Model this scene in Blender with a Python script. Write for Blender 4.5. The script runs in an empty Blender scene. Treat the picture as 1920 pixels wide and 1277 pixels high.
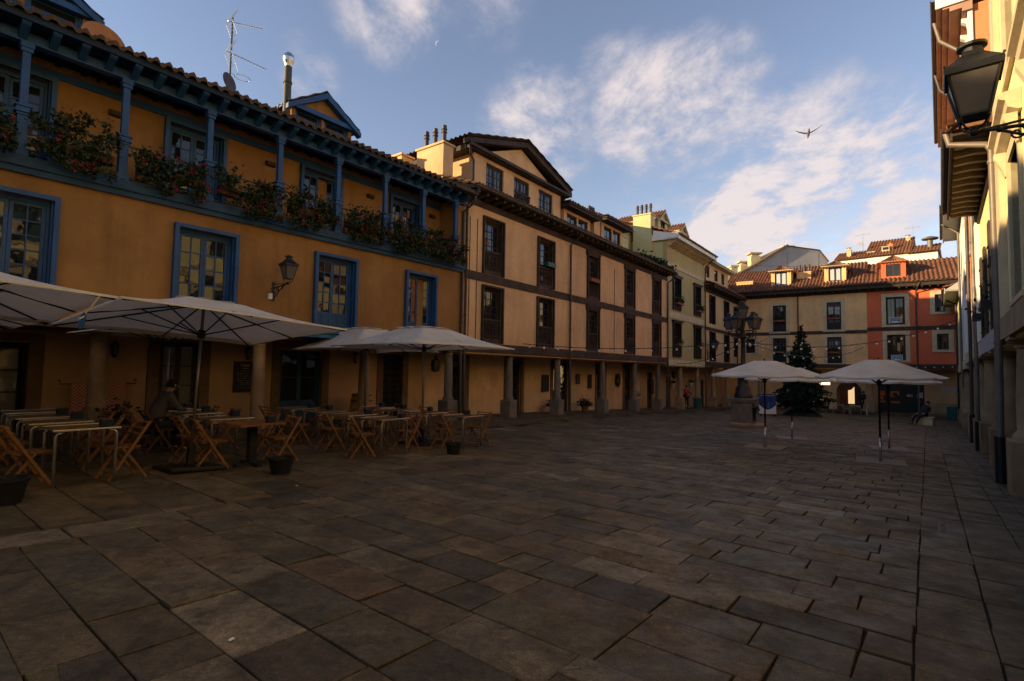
import bpy, math, random
from mathutils import Matrix, Vector
R_ = math.radians
random.seed(7)
scene = bpy.context.scene
col = scene.collection

# ------------------------------------------------------------------ camera
cam = bpy.data.cameras.new('camera'); camo = bpy.data.objects.new('camera', cam); col.objects.link(camo)
cam.sensor_width = 36.0; cam.lens = 36.0*985/1920; cam.clip_start = 0.05; cam.clip_end = 5000
EYE = Vector((0, 0, 1.6))
camo.matrix_world = Matrix.Translation(EYE) @ Matrix.Rotation(R_(90)+0.0560, 4, 'X') @ Matrix.Rotation(0.0167, 4, 'Z')
scene.camera = camo

# ------------------------------------------------------------------ light
SUN_AZ, SUN_EL = 263.0, 12.5
scene.view_settings.view_transform = 'Standard'; scene.view_settings.look = 'None'
scene.view_settings.exposure = 0.9; scene.view_settings.gamma = 1.0
world = bpy.data.worlds.new('World'); scene.world = world; world.use_nodes = True
sl = bpy.data.lights.new('sun', 'SUN'); sl.energy = 5.0; sl.angle = R_(0.5); sl.color = (1.0, 0.74, 0.40)
so = bpy.data.objects.new('sun', sl); col.objects.link(so)
_sd = Vector((math.sin(R_(SUN_AZ))*math.cos(R_(SUN_EL)), math.cos(R_(SUN_AZ))*math.cos(R_(SUN_EL)), math.sin(R_(SUN_EL))))
so.rotation_euler = _sd.to_track_quat('Z', 'Y').to_euler(); so.location = (-60, 0, 60)

def build_sky():
    nt = world.node_tree; N = nt.nodes; L = nt.links
    bg = N['Background']; bg.inputs[1].default_value = 0.15
    sky = N.new('ShaderNodeTexSky'); sky.sky_type = 'NISHITA'; sky.sun_disc = False
    sky.sun_elevation = R_(SUN_EL); sky.sun_rotation = R_(SUN_AZ); sky.air_density = 1.0; sky.dust_density = 0.0; sky.ozone_density = 1.0
    tc = N.new('ShaderNodeTexCoord')
    def math_(op, a, b=None, clamp=False):
        m = N.new('ShaderNodeMath'); m.operation = op; m.use_clamp = clamp
        for i, v in enumerate((a, b)):
            if v is None: continue
            if isinstance(v, (int, float)): m.inputs[i].default_value = v
            else: L.new(v, m.inputs[i])
        return m.outputs[0]
    # clouds drift on a flat layer: project the view direction on a plane overhead
    sep = N.new('ShaderNodeSeparateXYZ'); L.new(tc.outputs['Generated'], sep.inputs[0])
    zz = math_('ADD', math_('MAXIMUM', sep.outputs[2], 0.0), 0.22)
    cx = N.new('ShaderNodeCombineXYZ'); L.new(math_('DIVIDE', sep.outputs[0], zz), cx.inputs[0]); L.new(math_('DIVIDE', sep.outputs[1], zz), cx.inputs[1])
    def noise(scale, detail, rough, off=0, dist=0.0):
        n = N.new('ShaderNodeTexNoise'); n.inputs['Scale'].default_value = scale; n.inputs['Detail'].default_value = detail
        n.inputs['Roughness'].default_value = rough; n.inputs['Distortion'].default_value = dist
        mp = N.new('ShaderNodeMapping'); mp.inputs['Location'].default_value = (off, off*0.7, 0); mp.inputs['Rotation'].default_value = (0, 0, 0.5)
        mp.inputs['Scale'].default_value = (1.0, 0.75, 1)
        L.new(cx.outputs[0], mp.inputs[0]); L.new(mp.outputs[0], n.inputs[0]); return n.outputs[0]
    n1 = noise(3.0, 11, 0.66, 3.1, 0.35); n2 = noise(11, 6, 0.6, 1.7, 0.2)
    dens = math_('ADD', math_('MULTIPLY', n1, 0.72), math_('MULTIPLY', n2, 0.28))
    # where the cloud banks stand (direction, angular radius, weight)
    banks = [((.27,.98,.50),.12,.9),((.38,.98,.56),.09,.85),((.04,.98,.47),.10,.85),((.09,.98,.43),.07,.6),((.10,.98,.52),.05,.6),((.55,.98,.47),.11,.72),((.70,.98,.45),.10,.8),
             ((.64,.98,.37),.14,1.0),((.47,.98,.40),.11,.85),((.45,.98,.235),.15,1.2),((.62,.98,.27),.14,1.05),((.74,.98,.25),.10,.8),((-.24,.97,.70),.10,.75),((-.20,.97,.65),.06,.55),((-.06,.97,.70),.08,.5),((.17,.98,.585),.055,.6),
             ((.25,.98,.34),.07,.45),((-.41,.97,.60),.035,.5),((-.39,.97,.55),.05,.6),((.36,.98,.19),.10,.8),((.95,.9,.30),.16,.5)]
    acc = None
    for d, r, wgt in banks:
        v = Vector(d).normalized()
        vm = N.new('ShaderNodeVectorMath'); vm.operation = 'DOT_PRODUCT'; L.new(tc.outputs['Generated'], vm.inputs[0]); vm.inputs[1].default_value = v
        mr = N.new('ShaderNodeMapRange'); mr.interpolation_type = 'SMOOTHSTEP'; L.new(vm.outputs['Value'], mr.inputs[0])
        mr.inputs[1].default_value = math.cos(r*1.35); mr.inputs[2].default_value = 1.0; mr.inputs[3].default_value = 0; mr.inputs[4].default_value = wgt
        acc = mr.outputs[0] if acc is None else math_('MAXIMUM', acc, mr.outputs[0])
    a = math_('MULTIPLY', math_('ADD', math_('MULTIPLY', dens, 3.1), -1.12), acc)
    mr = N.new('ShaderNodeMapRange'); mr.interpolation_type = 'SMOOTHSTEP'; L.new(a, mr.inputs[0])
    mr.inputs[1].default_value = 0.06; mr.inputs[2].default_value = 0.63; mr.inputs[3].default_value = 0; mr.inputs[4].default_value = 0.93
    mix = N.new('ShaderNodeMixRGB'); L.new(mr.outputs[0], mix.inputs[0])
    tint = N.new('ShaderNodeMixRGB'); tint.blend_type = 'MULTIPLY'; tint.inputs[0].default_value = 1; tint.inputs[2].default_value = (.90, .76, .78, 1); L.new(sky.outputs[0], tint.inputs[1])
    L.new(tint.outputs[0], mix.inputs[1])
    ccol = N.new('ShaderNodeMixRGB'); ccol.inputs[1].default_value = (2.1, 2.0, 2.25, 1); ccol.inputs[2].default_value = (3.25, 2.85, 2.78, 1); L.new(mr.outputs[0], ccol.inputs[0])
    L.new(ccol.outputs[0], mix.inputs[2]); L.new(mix.outputs[0], bg.inputs[0])
build_sky()

# ------------------------------------------------------------------ materials (all procedural)
MATS = {}
def nodes_of(name):
    m = bpy.data.materials.new(name); m.use_nodes = True
    return m, m.node_tree, m.node_tree.nodes, m.node_tree.links, m.node_tree.nodes['Principled BSDF']
def surf(name, c, rough=.8, var=.25, scale=3.0, streak=0.0, bump=.15, bscale=40, metal=0.0, spec=.3, island=0.0, stain=None, stain_amt=0.0, stain_scale=.8):
    """plain painted / plastered / stone surface with uneven tone, optional rain streaks, stains and per-piece tone"""
    if name in MATS: return MATS[name]
    m, nt, N, L, P = nodes_of(name)
    tc = N.new('ShaderNodeTexCoord')
    def nz(sc, vec=None, det=5, r=.6):
        n = N.new('ShaderNodeTexNoise'); n.inputs['Scale'].default_value = sc; n.inputs['Detail'].default_value = det; n.inputs['Roughness'].default_value = r
        if vec is None: L.new(tc.outputs['Object'], n.inputs[0])
        else:
            mp = N.new('ShaderNodeMapping'); mp.inputs['Scale'].default_value = vec; L.new(tc.outputs['Object'], mp.inputs[0]); L.new(mp.outputs[0], n.inputs[0])
        return n.outputs[0]
    def ramp(f, lo, hi, a, b):
        r = N.new('ShaderNodeMapRange'); L.new(f, r.inputs[0]); r.inputs[1].default_value = lo; r.inputs[2].default_value = hi; r.inputs[3].default_value = a; r.inputs[4].default_value = b
        return r.outputs[0]
    def mul(a, b):
        x = N.new('ShaderNodeMath'); x.operation = 'MULTIPLY'; L.new(a, x.inputs[0]); L.new(b, x.inputs[1]); return x.outputs[0]
    f = ramp(nz(scale), .3, .7, 1-var, 1+var*.6)
    f = mul(f, ramp(nz(scale*9), .3, .7, 1-var*.35, 1+var*.25)); f = mul(f, ramp(nz(scale*.45, None, 8, .7), .42, .66, 1-var*.6, 1+var*.25))
    if streak: f = mul(f, ramp(nz(1.0, (1.7, 1.7, .22), 8, .68), .46, .78, 1.0, 1-streak*1.2))
    if island:
        g = N.new('ShaderNodeNewGeometry'); f = mul(f, ramp(g.outputs['Random Per Island'], 0, 1, 1-island, 1+island))
    mx = N.new('ShaderNodeMixRGB'); mx.blend_type = 'MULTIPLY'; mx.inputs[0].default_value = 1; mx.inputs[1].default_value = (*c, 1); L.new(f, mx.inputs[2])
    out = mx.outputs[0]
    if stain:
        s = N.new('ShaderNodeMixRGB'); s.inputs[2].default_value = (*stain, 1); L.new(out, s.inputs[1])
        L.new(ramp(nz(stain_scale, None, 7, .65), .5, .68, 0, stain_amt), s.inputs[0]); out = s.outputs[0]
    L.new(out, P.inputs['Base Color'])
    P.inputs['Roughness'].default_value = rough; P.inputs['Metallic'].default_value = metal; P.inputs['Specular IOR Level'].default_value = spec
    if bump:
        b = N.new('ShaderNodeBump'); b.inputs['Strength'].default_value = bump; b.inputs['Distance'].default_value = .02
        L.new(nz(bscale, None, 4), b.inputs['Height']); L.new(b.outputs[0], P.inputs['Normal'])
    MATS[name] = m; return m
def glassy(name, c=(.012, .013, .016), rough=.02, ior=1.52, wave=.006):
    if name in MATS: return MATS[name]
    m, nt, N, L, P = nodes_of(name)
    P.inputs['Base Color'].default_value = (*c, 1); P.inputs['Roughness'].default_value = rough; P.inputs['IOR'].default_value = ior
    P.inputs['Specular IOR Level'].default_value = .5
    tc = N.new('ShaderNodeTexCoord'); n = N.new('ShaderNodeTexNoise'); n.inputs['Scale'].default_value = 2.2; n.inputs['Detail'].default_value = 2
    L.new(tc.outputs['Object'], n.inputs[0]); b = N.new('ShaderNodeBump'); b.inputs['Strength'].default_value = .5; b.inputs['Distance'].default_value = wave
    L.new(n.outputs[0], b.inputs['Height']); L.new(b.outputs[0], P.inputs['Normal'])
    MATS[name] = m; return m
def tilemat(name, c1, c2, moss=0.3):
    if name in MATS: return MATS[name]
    m, nt, N, L, P = nodes_of(name)
    tc = N.new('ShaderNodeTexCoord')
    mp = N.new('ShaderNodeMapping'); mp.inputs['Scale'].default_value = (4.3, 2.9, 2.9); L.new(tc.outputs['Object'], mp.inputs[0])
    wn = N.new('ShaderNodeTexVoronoi'); wn.inputs['Scale'].default_value = 1.0; L.new(mp.outputs[0], wn.inputs[0])
    sx = N.new('ShaderNodeSeparateColor'); L.new(wn.outputs['Color'], sx.inputs[0])
    mx = N.new('ShaderNodeMixRGB'); mx.inputs[1].default_value = (*c1, 1); mx.inputs[2].default_value = (*c2, 1); L.new(sx.outputs[0], mx.inputs[0])
    n = N.new('ShaderNodeTexNoise'); n.inputs['Scale'].default_value = 1.4; n.inputs['Detail'].default_value = 8; n.inputs['Roughness'].default_value = .7; L.new(tc.outputs['Object'], n.inputs[0])
    r = N.new('ShaderNodeMapRange'); L.new(n.outputs[0], r.inputs[0]); r.inputs[1].default_value = .45; r.inputs[2].default_value = .7; r.inputs[4].default_value = moss
    m2 = N.new('ShaderNodeMixRGB'); m2.inputs[2].default_value = (.05, .05, .025, 1); L.new(mx.outputs[0], m2.inputs[1]); L.new(r.outputs[0], m2.inputs[0])
    L.new(m2.outputs[0], P.inputs['Base Color']); P.inputs['Roughness'].default_value = .9; P.inputs['Specular IOR Level'].default_value = .2
    MATS[name] = m; return m
def emis(name, c, s):
    if name in MATS: return MATS[name]
    m = bpy.data.materials.new(name); m.use_nodes = True; N = m.node_tree.nodes; N.clear()
    e = N.new('ShaderNodeEmission'); e.inputs[0].default_value = (*c, 1); e.inputs[1].default_value = s
    o = N.new('ShaderNodeOutputMaterial'); m.node_tree.links.new(e.outputs[0], o.inputs[0]); MATS[name] = m; return m
def fabric(name, c, trans=.35):
    if name in MATS: return MATS[name]
    m, nt, N, L, P = nodes_of(name)
    P.inputs['Base Color'].default_value = (*c, 1); P.inputs['Roughness'].default_value = .9; P.inputs['Specular IOR Level'].default_value = .1
    t = N.new('ShaderNodeBsdfTranslucent'); t.inputs[0].default_value = (c[0], c[1]*.9, c[2]*.78, 1)
    tc = N.new('ShaderNodeTexCoord'); n = N.new('ShaderNodeTexNoise'); n.inputs['Scale'].default_value = 2.0; n.inputs['Detail'].default_value = 6; L.new(tc.outputs['Object'], n.inputs[0])
    r = N.new('ShaderNodeMapRange'); L.new(n.outputs[0], r.inputs[0]); r.inputs[1].default_value = .35; r.inputs[2].default_value = .7; r.inputs[3].default_value = .86; r.inputs[4].default_value = 1.05
    mm = N.new('ShaderNodeMixRGB'); mm.blend_type = 'MULTIPLY'; mm.inputs[0].default_value = 1; mm.inputs[1].default_value = (*c, 1); L.new(r.outputs[0], mm.inputs[2]); L.new(mm.outputs[0], P.inputs['Base Color'])
    wn = N.new('ShaderNodeTexNoise'); wn.inputs['Scale'].default_value = 3.5; wn.inputs['Detail'].default_value = 5; wn.inputs['Distortion'].default_value = .6; L.new(tc.outputs['Object'], wn.inputs[0]); bp = N.new('ShaderNodeBump'); bp.inputs['Strength'].default_value = .6; bp.inputs['Distance'].default_value = .05; L.new(wn.outputs[0], bp.inputs['Height']); L.new(bp.outputs[0], P.inputs['Normal'])
    mx = N.new('ShaderNodeMixShader'); mx.inputs[0].default_value = trans
    L.new(P.outputs[0], mx.inputs[1]); L.new(t.outputs[0], mx.inputs[2]); L.new(mx.outputs[0], N['Material Output'].inputs[0]); MATS[name] = m; return m

M_YEL = surf('ochre_plaster', (.32, .165, .055), .9, .2, .55, .3, .12, 60, stain=(.24, .10, .03), stain_amt=.5, stain_scale=.9)
M_YELW = surf('arcade_plaster', (.45, .28, .15), .9, .16, .6, .1, .12, 60, stain=(.3, .2, .1), stain_amt=.35)
M_BLUE = surf('blue_paint', (.014, .075, .215), .55, .22, 2.5, .1, .1, 50, spec=.4)
M_BLUED = surf('blue_paint_worn', (.025, .075, .16), .65, .3, 3, .15, .15, 40)
M_CREAM = surf('cream_plaster', (.73, .46, .235), .9, .17, .6, .22, .12, 60, stain=(.42, .25, .15), stain_amt=.35)
M_GREEN = surf('sage_plaster', (.46, .365, .165), .9, .12, .6, .1, .1, 60)
M_GREENL = surf('pale_green_plaster', (.60, .55, .28), .9, .12, .6, .12, .1, 60)
M_PEACH = surf('peach_plaster', (.70, .46, .24), .9, .12, .6, .1, .1, 60)
M_FCREAM = surf('sand_plaster', (.84, .51, .235), .9, .15, .5, .2, .1, 60, stain=(.42, .3, .18), stain_amt=.3)
M_TERRA = surf('terracotta_plaster', (.66, .15, .066), .9, .14, .6, .1, .1, 60)
M_PALEY = surf('pale_yellow_plaster', (.84, .72, .36), .9, .1, .6, .1, .1, 60)
M_ORANGE = surf('orange_plaster', (.62, .24, .10), .9, .1, .6, .1, .1, 60)
M_WHITE = surf('white_plaster', (.80, .76, .68), .9, .1, .6, .1, .1, 60)
M_GREYW = surf('grey_render', (.36, .34, .34), .9, .1, .3, .15, .1, 40)
M_WOOD = surf('dark_oak', (.055, .036, .027), .7, .4, 4, .2, .3, 30, spec=.25)
M_WOODB = surf('weathered_beam', (.085, .058, .044), .85, .4, 3, .2, .3, 30, spec=.2)
M_STONE = surf('granite', (.19, .155, .125), .9, .25, 3, .1, .3, 50, stain=(.12, .1, .08), stain_amt=.5)
M_STONEW = surf('sandstone', (.33, .225, .125), .9, .25, 2.5, .1, .3, 50, stain=(.18, .13, .08), stain_amt=.5)
M_LIME = surf('limestone', (.60, .48, .30), .9, .18, 2.5, .1, .2, 50)
M_IRON = surf('black_iron', (.012, .012, .014), .45, .3, 6, 0, .1, 60, spec=.4)
M_PIPE = surf('brown_pipe', (.06, .045, .04), .5, .25, 4, 0, 0, spec=.4)
M_ZINC = surf('zinc_pipe', (.19, .155, .125), .5, .2, 3, .1, 0, metal=.2)
M_STEEL = surf('steel', (.55, .55, .55), .25, .15, 5, 0, 0, metal=1.0)
M_ALU = surf('aluminium', (.62, .6, .58), .3, .15, 6, 0, 0, metal=.9)
M_CHAIR = surf('beech_wood', (.19, .085, .034), .55, .25, 5, 0, .1, 60, island=.18, spec=.35)
M_TABLE = surf('wood_top', (.17, .095, .045), .45, .25, 5, 0, .1, 50, island=.12)
M_TILE = tilemat('old_roof_tile', (.075, .045, .03), (.13, .07, .04), .85)
M_TILEF = tilemat('red_roof_tile', (.15, .058, .034), (.24, .105, .058), .65)
M_GLASS = glassy('window_glass')
M_GLASSC = glassy('curtained_glass', (.13, .13, .13), .05)
M_MILK = surf('milk_glass', (.13, .11, .10), .35, .15, 4, 0, 0, spec=.5)
M_DARK = surf('dark_interior', (.012, .01, .009), .9, .2, 3, 0, 0)
M_CANVAS = fabric('cream_canvas', (.74, .68, .62), .28)
M_LEAF = surf('geranium_leaf', (.022, .042, .012), .6, .3, 8, 0, 0, island=.5)
M_RED = surf('geranium_red', (.30, .012, .028), .6, .2, 8, 0, 0, island=.4)
M_PINE = surf('fir_needle', (.012, .028, .013), .7, .3, 4, 0, 0, island=.5)
M_BULB = surf('white_bulb', (.75, .72, .66), .3, .05, 3, 0, 0, spec=.5)
M_TERRAC = surf('terracotta_pot', (.26, .09, .045), .8, .2, 5, 0, .1)
M_BLACKP = surf('black_plastic', (.012, .012, .013), .5, .2, 4, 0, 0)
M_TEAL = surf('teal_paint', (.025, .10, .085), .5, .2, 3, 0, 0)
M_TEALW = surf('teal_shutter', (.05, .11, .10), .6, .2, 3, 0, .1)
M_NAVY = surf('navy_box', (.008, .018, .04), .5, .2, 5, 0, 0)
M_AWN = surf('blue_awning_cloth', (.03, .12, .22), .85, .2, 3, 0, 0)
M_CHALK = surf('chalk', (.55, .5, .45), .9, .2, 8, 0, 0)
M_SKIN = surf('skin', (.45, .24, .16), .6, .1, 8, 0, 0)
M_HAIR = surf('dark_hair', (.015, .011, .009), .7, .2, 20, 0, 0)
M_GREYC = surf('grey_jacket', (.085, .075, .075), .85, .2, 6, 0, .2, 40)
M_DARKC = surf('dark_cloth', (.015, .016, .02), .85, .2, 6, 0, .2, 40)
M_REDC = surf('red_jacket', (.28, .025, .03), .85, .2, 6, 0, .2, 40)
M_YPLAS = surf('yellow_plastic', (.62, .33, .02), .4, .1, 4, 0, 0)
M_ORANGEP = surf('orange_poster', (.5, .11, .02), .7, .15, 6, 0, 0)
M_BLUES = surf('blue_sign', (.045, .05, .20), .6, .1, 4, 0, 0)
M_BLUES2 = surf('light_blue_sign', (.03, .20, .34), .6, .1, 4, 0, 0)
M_WHITEP = surf('white_print', (.7, .68, .66), .7, .05, 4, 0, 0)
M_FEATH = surf('grey_feathers', (.16, .13, .12), .8, .2, 4, 0, 0)

# ------------------------------------------------------------------ mesh builder
class MB:
    def __init__(s): s.v = []; s.f = []; s.M = None
    def add(s, vs, fs):
        n = len(s.v)
        s.v += [tuple(s.M @ Vector(p)) for p in vs] if s.M else [tuple(p) for p in vs]
        s.f += [tuple(i+n for i in f) for f in fs]; return s
    def box(s, x0, x1, y0, y1, z0, z1):
        return s.add([(x0,y0,z0),(x1,y0,z0),(x1,y1,z0),(x0,y1,z0),(x0,y0,z1),(x1,y0,z1),(x1,y1,z1),(x0,y1,z1)],
                     [(0,3,2,1),(4,5,6,7),(0,1,5,4),(1,2,6,5),(2,3,7,6),(3,0,4,7)])
    def quad(s, a, b, c, d): return s.add([a,b,c,d], [(0,1,2,3)])
    def prism(s, poly, y0, y1):
        """poly: list of (x,z), extruded along y"""
        n = len(poly)
        return s.add([(x,y0,z) for x,z in poly]+[(x,y1,z) for x,z in poly],
                     [tuple(range(n)), tuple(range(2*n-1,n-1,-1))]+[(i,i+n,(i+1)%n+n,(i+1)%n) for i in range(n)])
    def prismx(s, poly, x0, x1):
        n = len(poly)
        return s.add([(x0,y,z) for y,z in poly]+[(x1,y,z) for y,z in poly],
                     [tuple(range(n-1,-1,-1)), tuple(range(n,2*n))]+[((i+1)%n,(i+1)%n+n,i+n,i) for i in range(n)])
    def slab(s, poly, z0, z1):
        n = len(poly)
        return s.add([(x,y,z0) for x,y in poly]+[(x,y,z1) for x,y in poly],
                     [tuple(range(n-1,-1,-1)), tuple(range(n,2*n))]+[(i,(i+1)%n,(i+1)%n+n,i+n) for i in range(n)])
    def bar(s, p, q, w, h=None):
        p = Vector(p); q = Vector(q); d = (q-p); l = d.length; h = h or w
        m = Matrix.Translation(p) @ d.to_track_quat('Z','Y').to_matrix().to_4x4()
        vs = [m @ Vector(c) for c in [(-w/2,-h/2,0),(w/2,-h/2,0),(w/2,h/2,0),(-w/2,h/2,0),(-w/2,-h/2,l),(w/2,-h/2,l),(w/2,h/2,l),(-w/2,h/2,l)]]
        return s.add(vs, [(0,3,2,1),(4,5,6,7),(0,1,5,4),(1,2,6,5),(2,3,7,6),(3,0,4,7)])
    def tube(s, pts, r, n=8, cap=True):
        pts = [Vector(p) for p in pts]; k = len(pts); rs = r if isinstance(r, (list, tuple)) else [r]*k
        vs = []; fs = []; up = Vector((0.13,0.21,1)).normalized()
        for i, p in enumerate(pts):
            t = (pts[min(i+1,k-1)]-pts[max(i-1,0)]).normalized()
            a = t.cross(up)
            if a.length < .2: a = t.cross(Vector((1,0.1,0)))
            a.normalize(); b = t.cross(a)
            for j in range(n):
                th = 2*math.pi*j/n; vs.append(p + a*math.cos(th)*rs[i] + b*math.sin(th)*rs[i])
        for i in range(k-1):
            for j in range(n):
                fs.append((i*n+j, i*n+(j+1)%n, (i+1)*n+(j+1)%n, (i+1)*n+j))
        if cap: fs += [tuple(range(n-1,-1,-1)), tuple((k-1)*n+j for j in range(n))]
        return s.add(vs, fs)
    def lathe(s, prof, n=16, c=(0,0,0), rot=0.0):
        vs = []; fs = []; k = len(prof)
        for r, z in prof:
            for j in range(n):
                th = rot+2*math.pi*j/n; vs.append((c[0]+r*math.cos(th), c[1]+r*math.sin(th), c[2]+z))
        for i in range(k-1):
            for j in range(n): fs.append((i*n+j, i*n+(j+1)%n, (i+1)*n+(j+1)%n, (i+1)*n+j))
        fs += [tuple(range(n-1,-1,-1)), tuple((k-1)*n+j for j in range(n))]
        return s.add(vs, fs)
    def ball(s, c, r, n=8, sz=1.0):
        k = max(4, n//2+1)
        return s.lathe([(max(.02*r, r*math.sin(math.pi*i/k)), -r*sz*math.cos(math.pi*i/k)) for i in range(k+1)], n, c)
    def leaf(s, c, size, el=1.0, nrm=None):
        n = nrm or Vector((random.gauss(0,1), random.gauss(0,1), random.gauss(0,1)+.6)); n = Vector(n).normalized()
        a = n.orthogonal().normalized(); a.rotate(Matrix.Rotation(random.uniform(0,6.28), 3, n)); b = n.cross(a)
        c = Vector(c); w = size*.5; l = size*.5*el
        return s.add([c-a*l-b*w*.35, c-a*l*.1-b*w, c+a*l, c-a*l*.1+b*w], [(0,1,2,3)])
    def build(s, name, m, parent=None, smooth=False, bevel=0, loc=None, kind=None):
        me = bpy.data.meshes.new(name); me.from_pydata(s.v, [], s.f); me.update()
        if smooth:
            for p in me.polygons: p.use_smooth = True
        me.materials.append(m); o = bpy.data.objects.new(name, me); col.objects.link(o)
        if parent: o.parent = parent
        if loc is not None: o.location = loc
        if kind: o['kind'] = kind
        if bevel:
            b = o.modifiers.new('bevel', 'BEVEL'); b.width = bevel; b.segments = 2; b.limit_method = 'ANGLE'
        if smooth == 2:
            e = o.modifiers.new('edges', 'EDGE_SPLIT'); e.split_angle = R_(40)
        return o
def tag(o, label, cat, group=None):
    o['label'] = label; o['category'] = cat
    if group: o['group'] = group
    return o
def thing(name, label, cat, loc=(0,0,0), rz=0, group=None):
    o = bpy.data.objects.new(name, None); col.objects.link(o); o.empty_display_size = .2
    o.location = loc; o.rotation_euler = (0,0,rz); return tag(o, label, cat, group)
def dup(root, loc, rz, label=None, group=None):
    r = root.copy(); col.objects.link(r); r.location = loc; r.rotation_euler = (0,0,rz)
    if label: r['label'] = label
    if group: r['group'] = group
    for ch in list(root.children):
        c = ch.copy(); col.objects.link(c); c.parent = r
        for g in list(ch.children):
            d = g.copy(); col.objects.link(d); d.parent = c
    return r
def text(name, s, size, m, parent, loc, rot=(R_(90),0,0), ext=.004):
    cu = bpy.data.curves.new(name, 'FONT'); cu.body = s; cu.size = size; cu.align_x = 'CENTER'; cu.align_y = 'CENTER'; cu.extrude = ext
    tmp = bpy.data.objects.new(name, cu); col.objects.link(tmp); bpy.context.view_layer.update()
    me = bpy.data.meshes.new_from_object(tmp.evaluated_get(bpy.context.evaluated_depsgraph_get())); bpy.data.objects.remove(tmp); me.materials.clear(); me.materials.append(m)
    o = bpy.data.objects.new(name, me); col.objects.link(o); o.parent = parent; o.location = loc; o.rotation_euler = rot; return o

class Frame:
    """facade frame: x along the facade to the right as seen from the square, y into the building, z up"""
    def __init__(s, o, az): s.o = o; s.rz = math.pi/2-az; s.c = math.cos(s.rz); s.s = math.sin(s.rz)
    def w(s, x, y, z=0): return (s.o[0]+x*s.c-y*s.s, s.o[1]+x*s.s+y*s.c, z)
    def thing(s, name, label, cat, x=0, y=0, z=0, group=None, turn=0.0): return thing(name, label, cat, s.w(x,y,z), s.rz+turn, group)
FA = Frame((-1.87, 19.40), .668); FB = Frame((.17, 22.09), .647)
FF = Frame((21.93, 50.90), math.pi-.94); FR = Frame((35.05, 41.30), .685+math.pi)
AZ = R_(38.3)
def ab(a, b): return (a*math.sin(AZ)-b*math.cos(AZ), a*math.cos(AZ)+b*math.sin(AZ))
def gz(x, y):
    a = x*math.sin(AZ)+y*math.cos(AZ); b = -x*math.cos(AZ)+y*math.sin(AZ)
    return -.032*a + .004*b
def gab(a, b): return -.032*a + .004*b
GROUT = Matrix.Rotation(math.pi/2-AZ, 4, 'Z')

# ------------------------------------------------------------------ shared building pieces
def wall_grid(mb, x0, x1, z0, z1, holes, y=0.0, d=.22):
    xs = sorted({x0, x1, *[h[0] for h in holes], *[h[1] for h in holes]}); zs = sorted({z0, z1, *[h[2] for h in holes], *[h[3] for h in holes]})
    xs = [x for x in xs if x0 <= x <= x1]; zs = [z for z in zs if z0 <= z <= z1]
    for i in range(len(xs)-1):
        for k in range(len(zs)-1):
            cx = (xs[i]+xs[i+1])/2; cz = (zs[k]+zs[k+1])/2
            if any(h[0] < cx < h[1] and h[2] < cz < h[3] for h in holes): continue
            mb.quad((xs[i],y,zs[k]), (xs[i+1],y,zs[k]), (xs[i+1],y,zs[k+1]), (xs[i],y,zs[k+1]))
    for a, b, c, e in holes:
        mb.quad((a,y,c),(a,y,e),(a,y+d,e),(a,y+d,c)); mb.quad((b,y,c),(b,y+d,c),(b,y+d,e),(b,y,e))
        mb.quad((a,y,e),(b,y,e),(b,y+d,e),(a,y+d,e)); mb.quad((a,y,c),(a,y+d,c),(b,y+d,c),(b,y,c))
def core(mb, x0, x1, y0, y1, z0, z1): mb.box(x0, x1, y0, y1, z0, z1)

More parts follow.
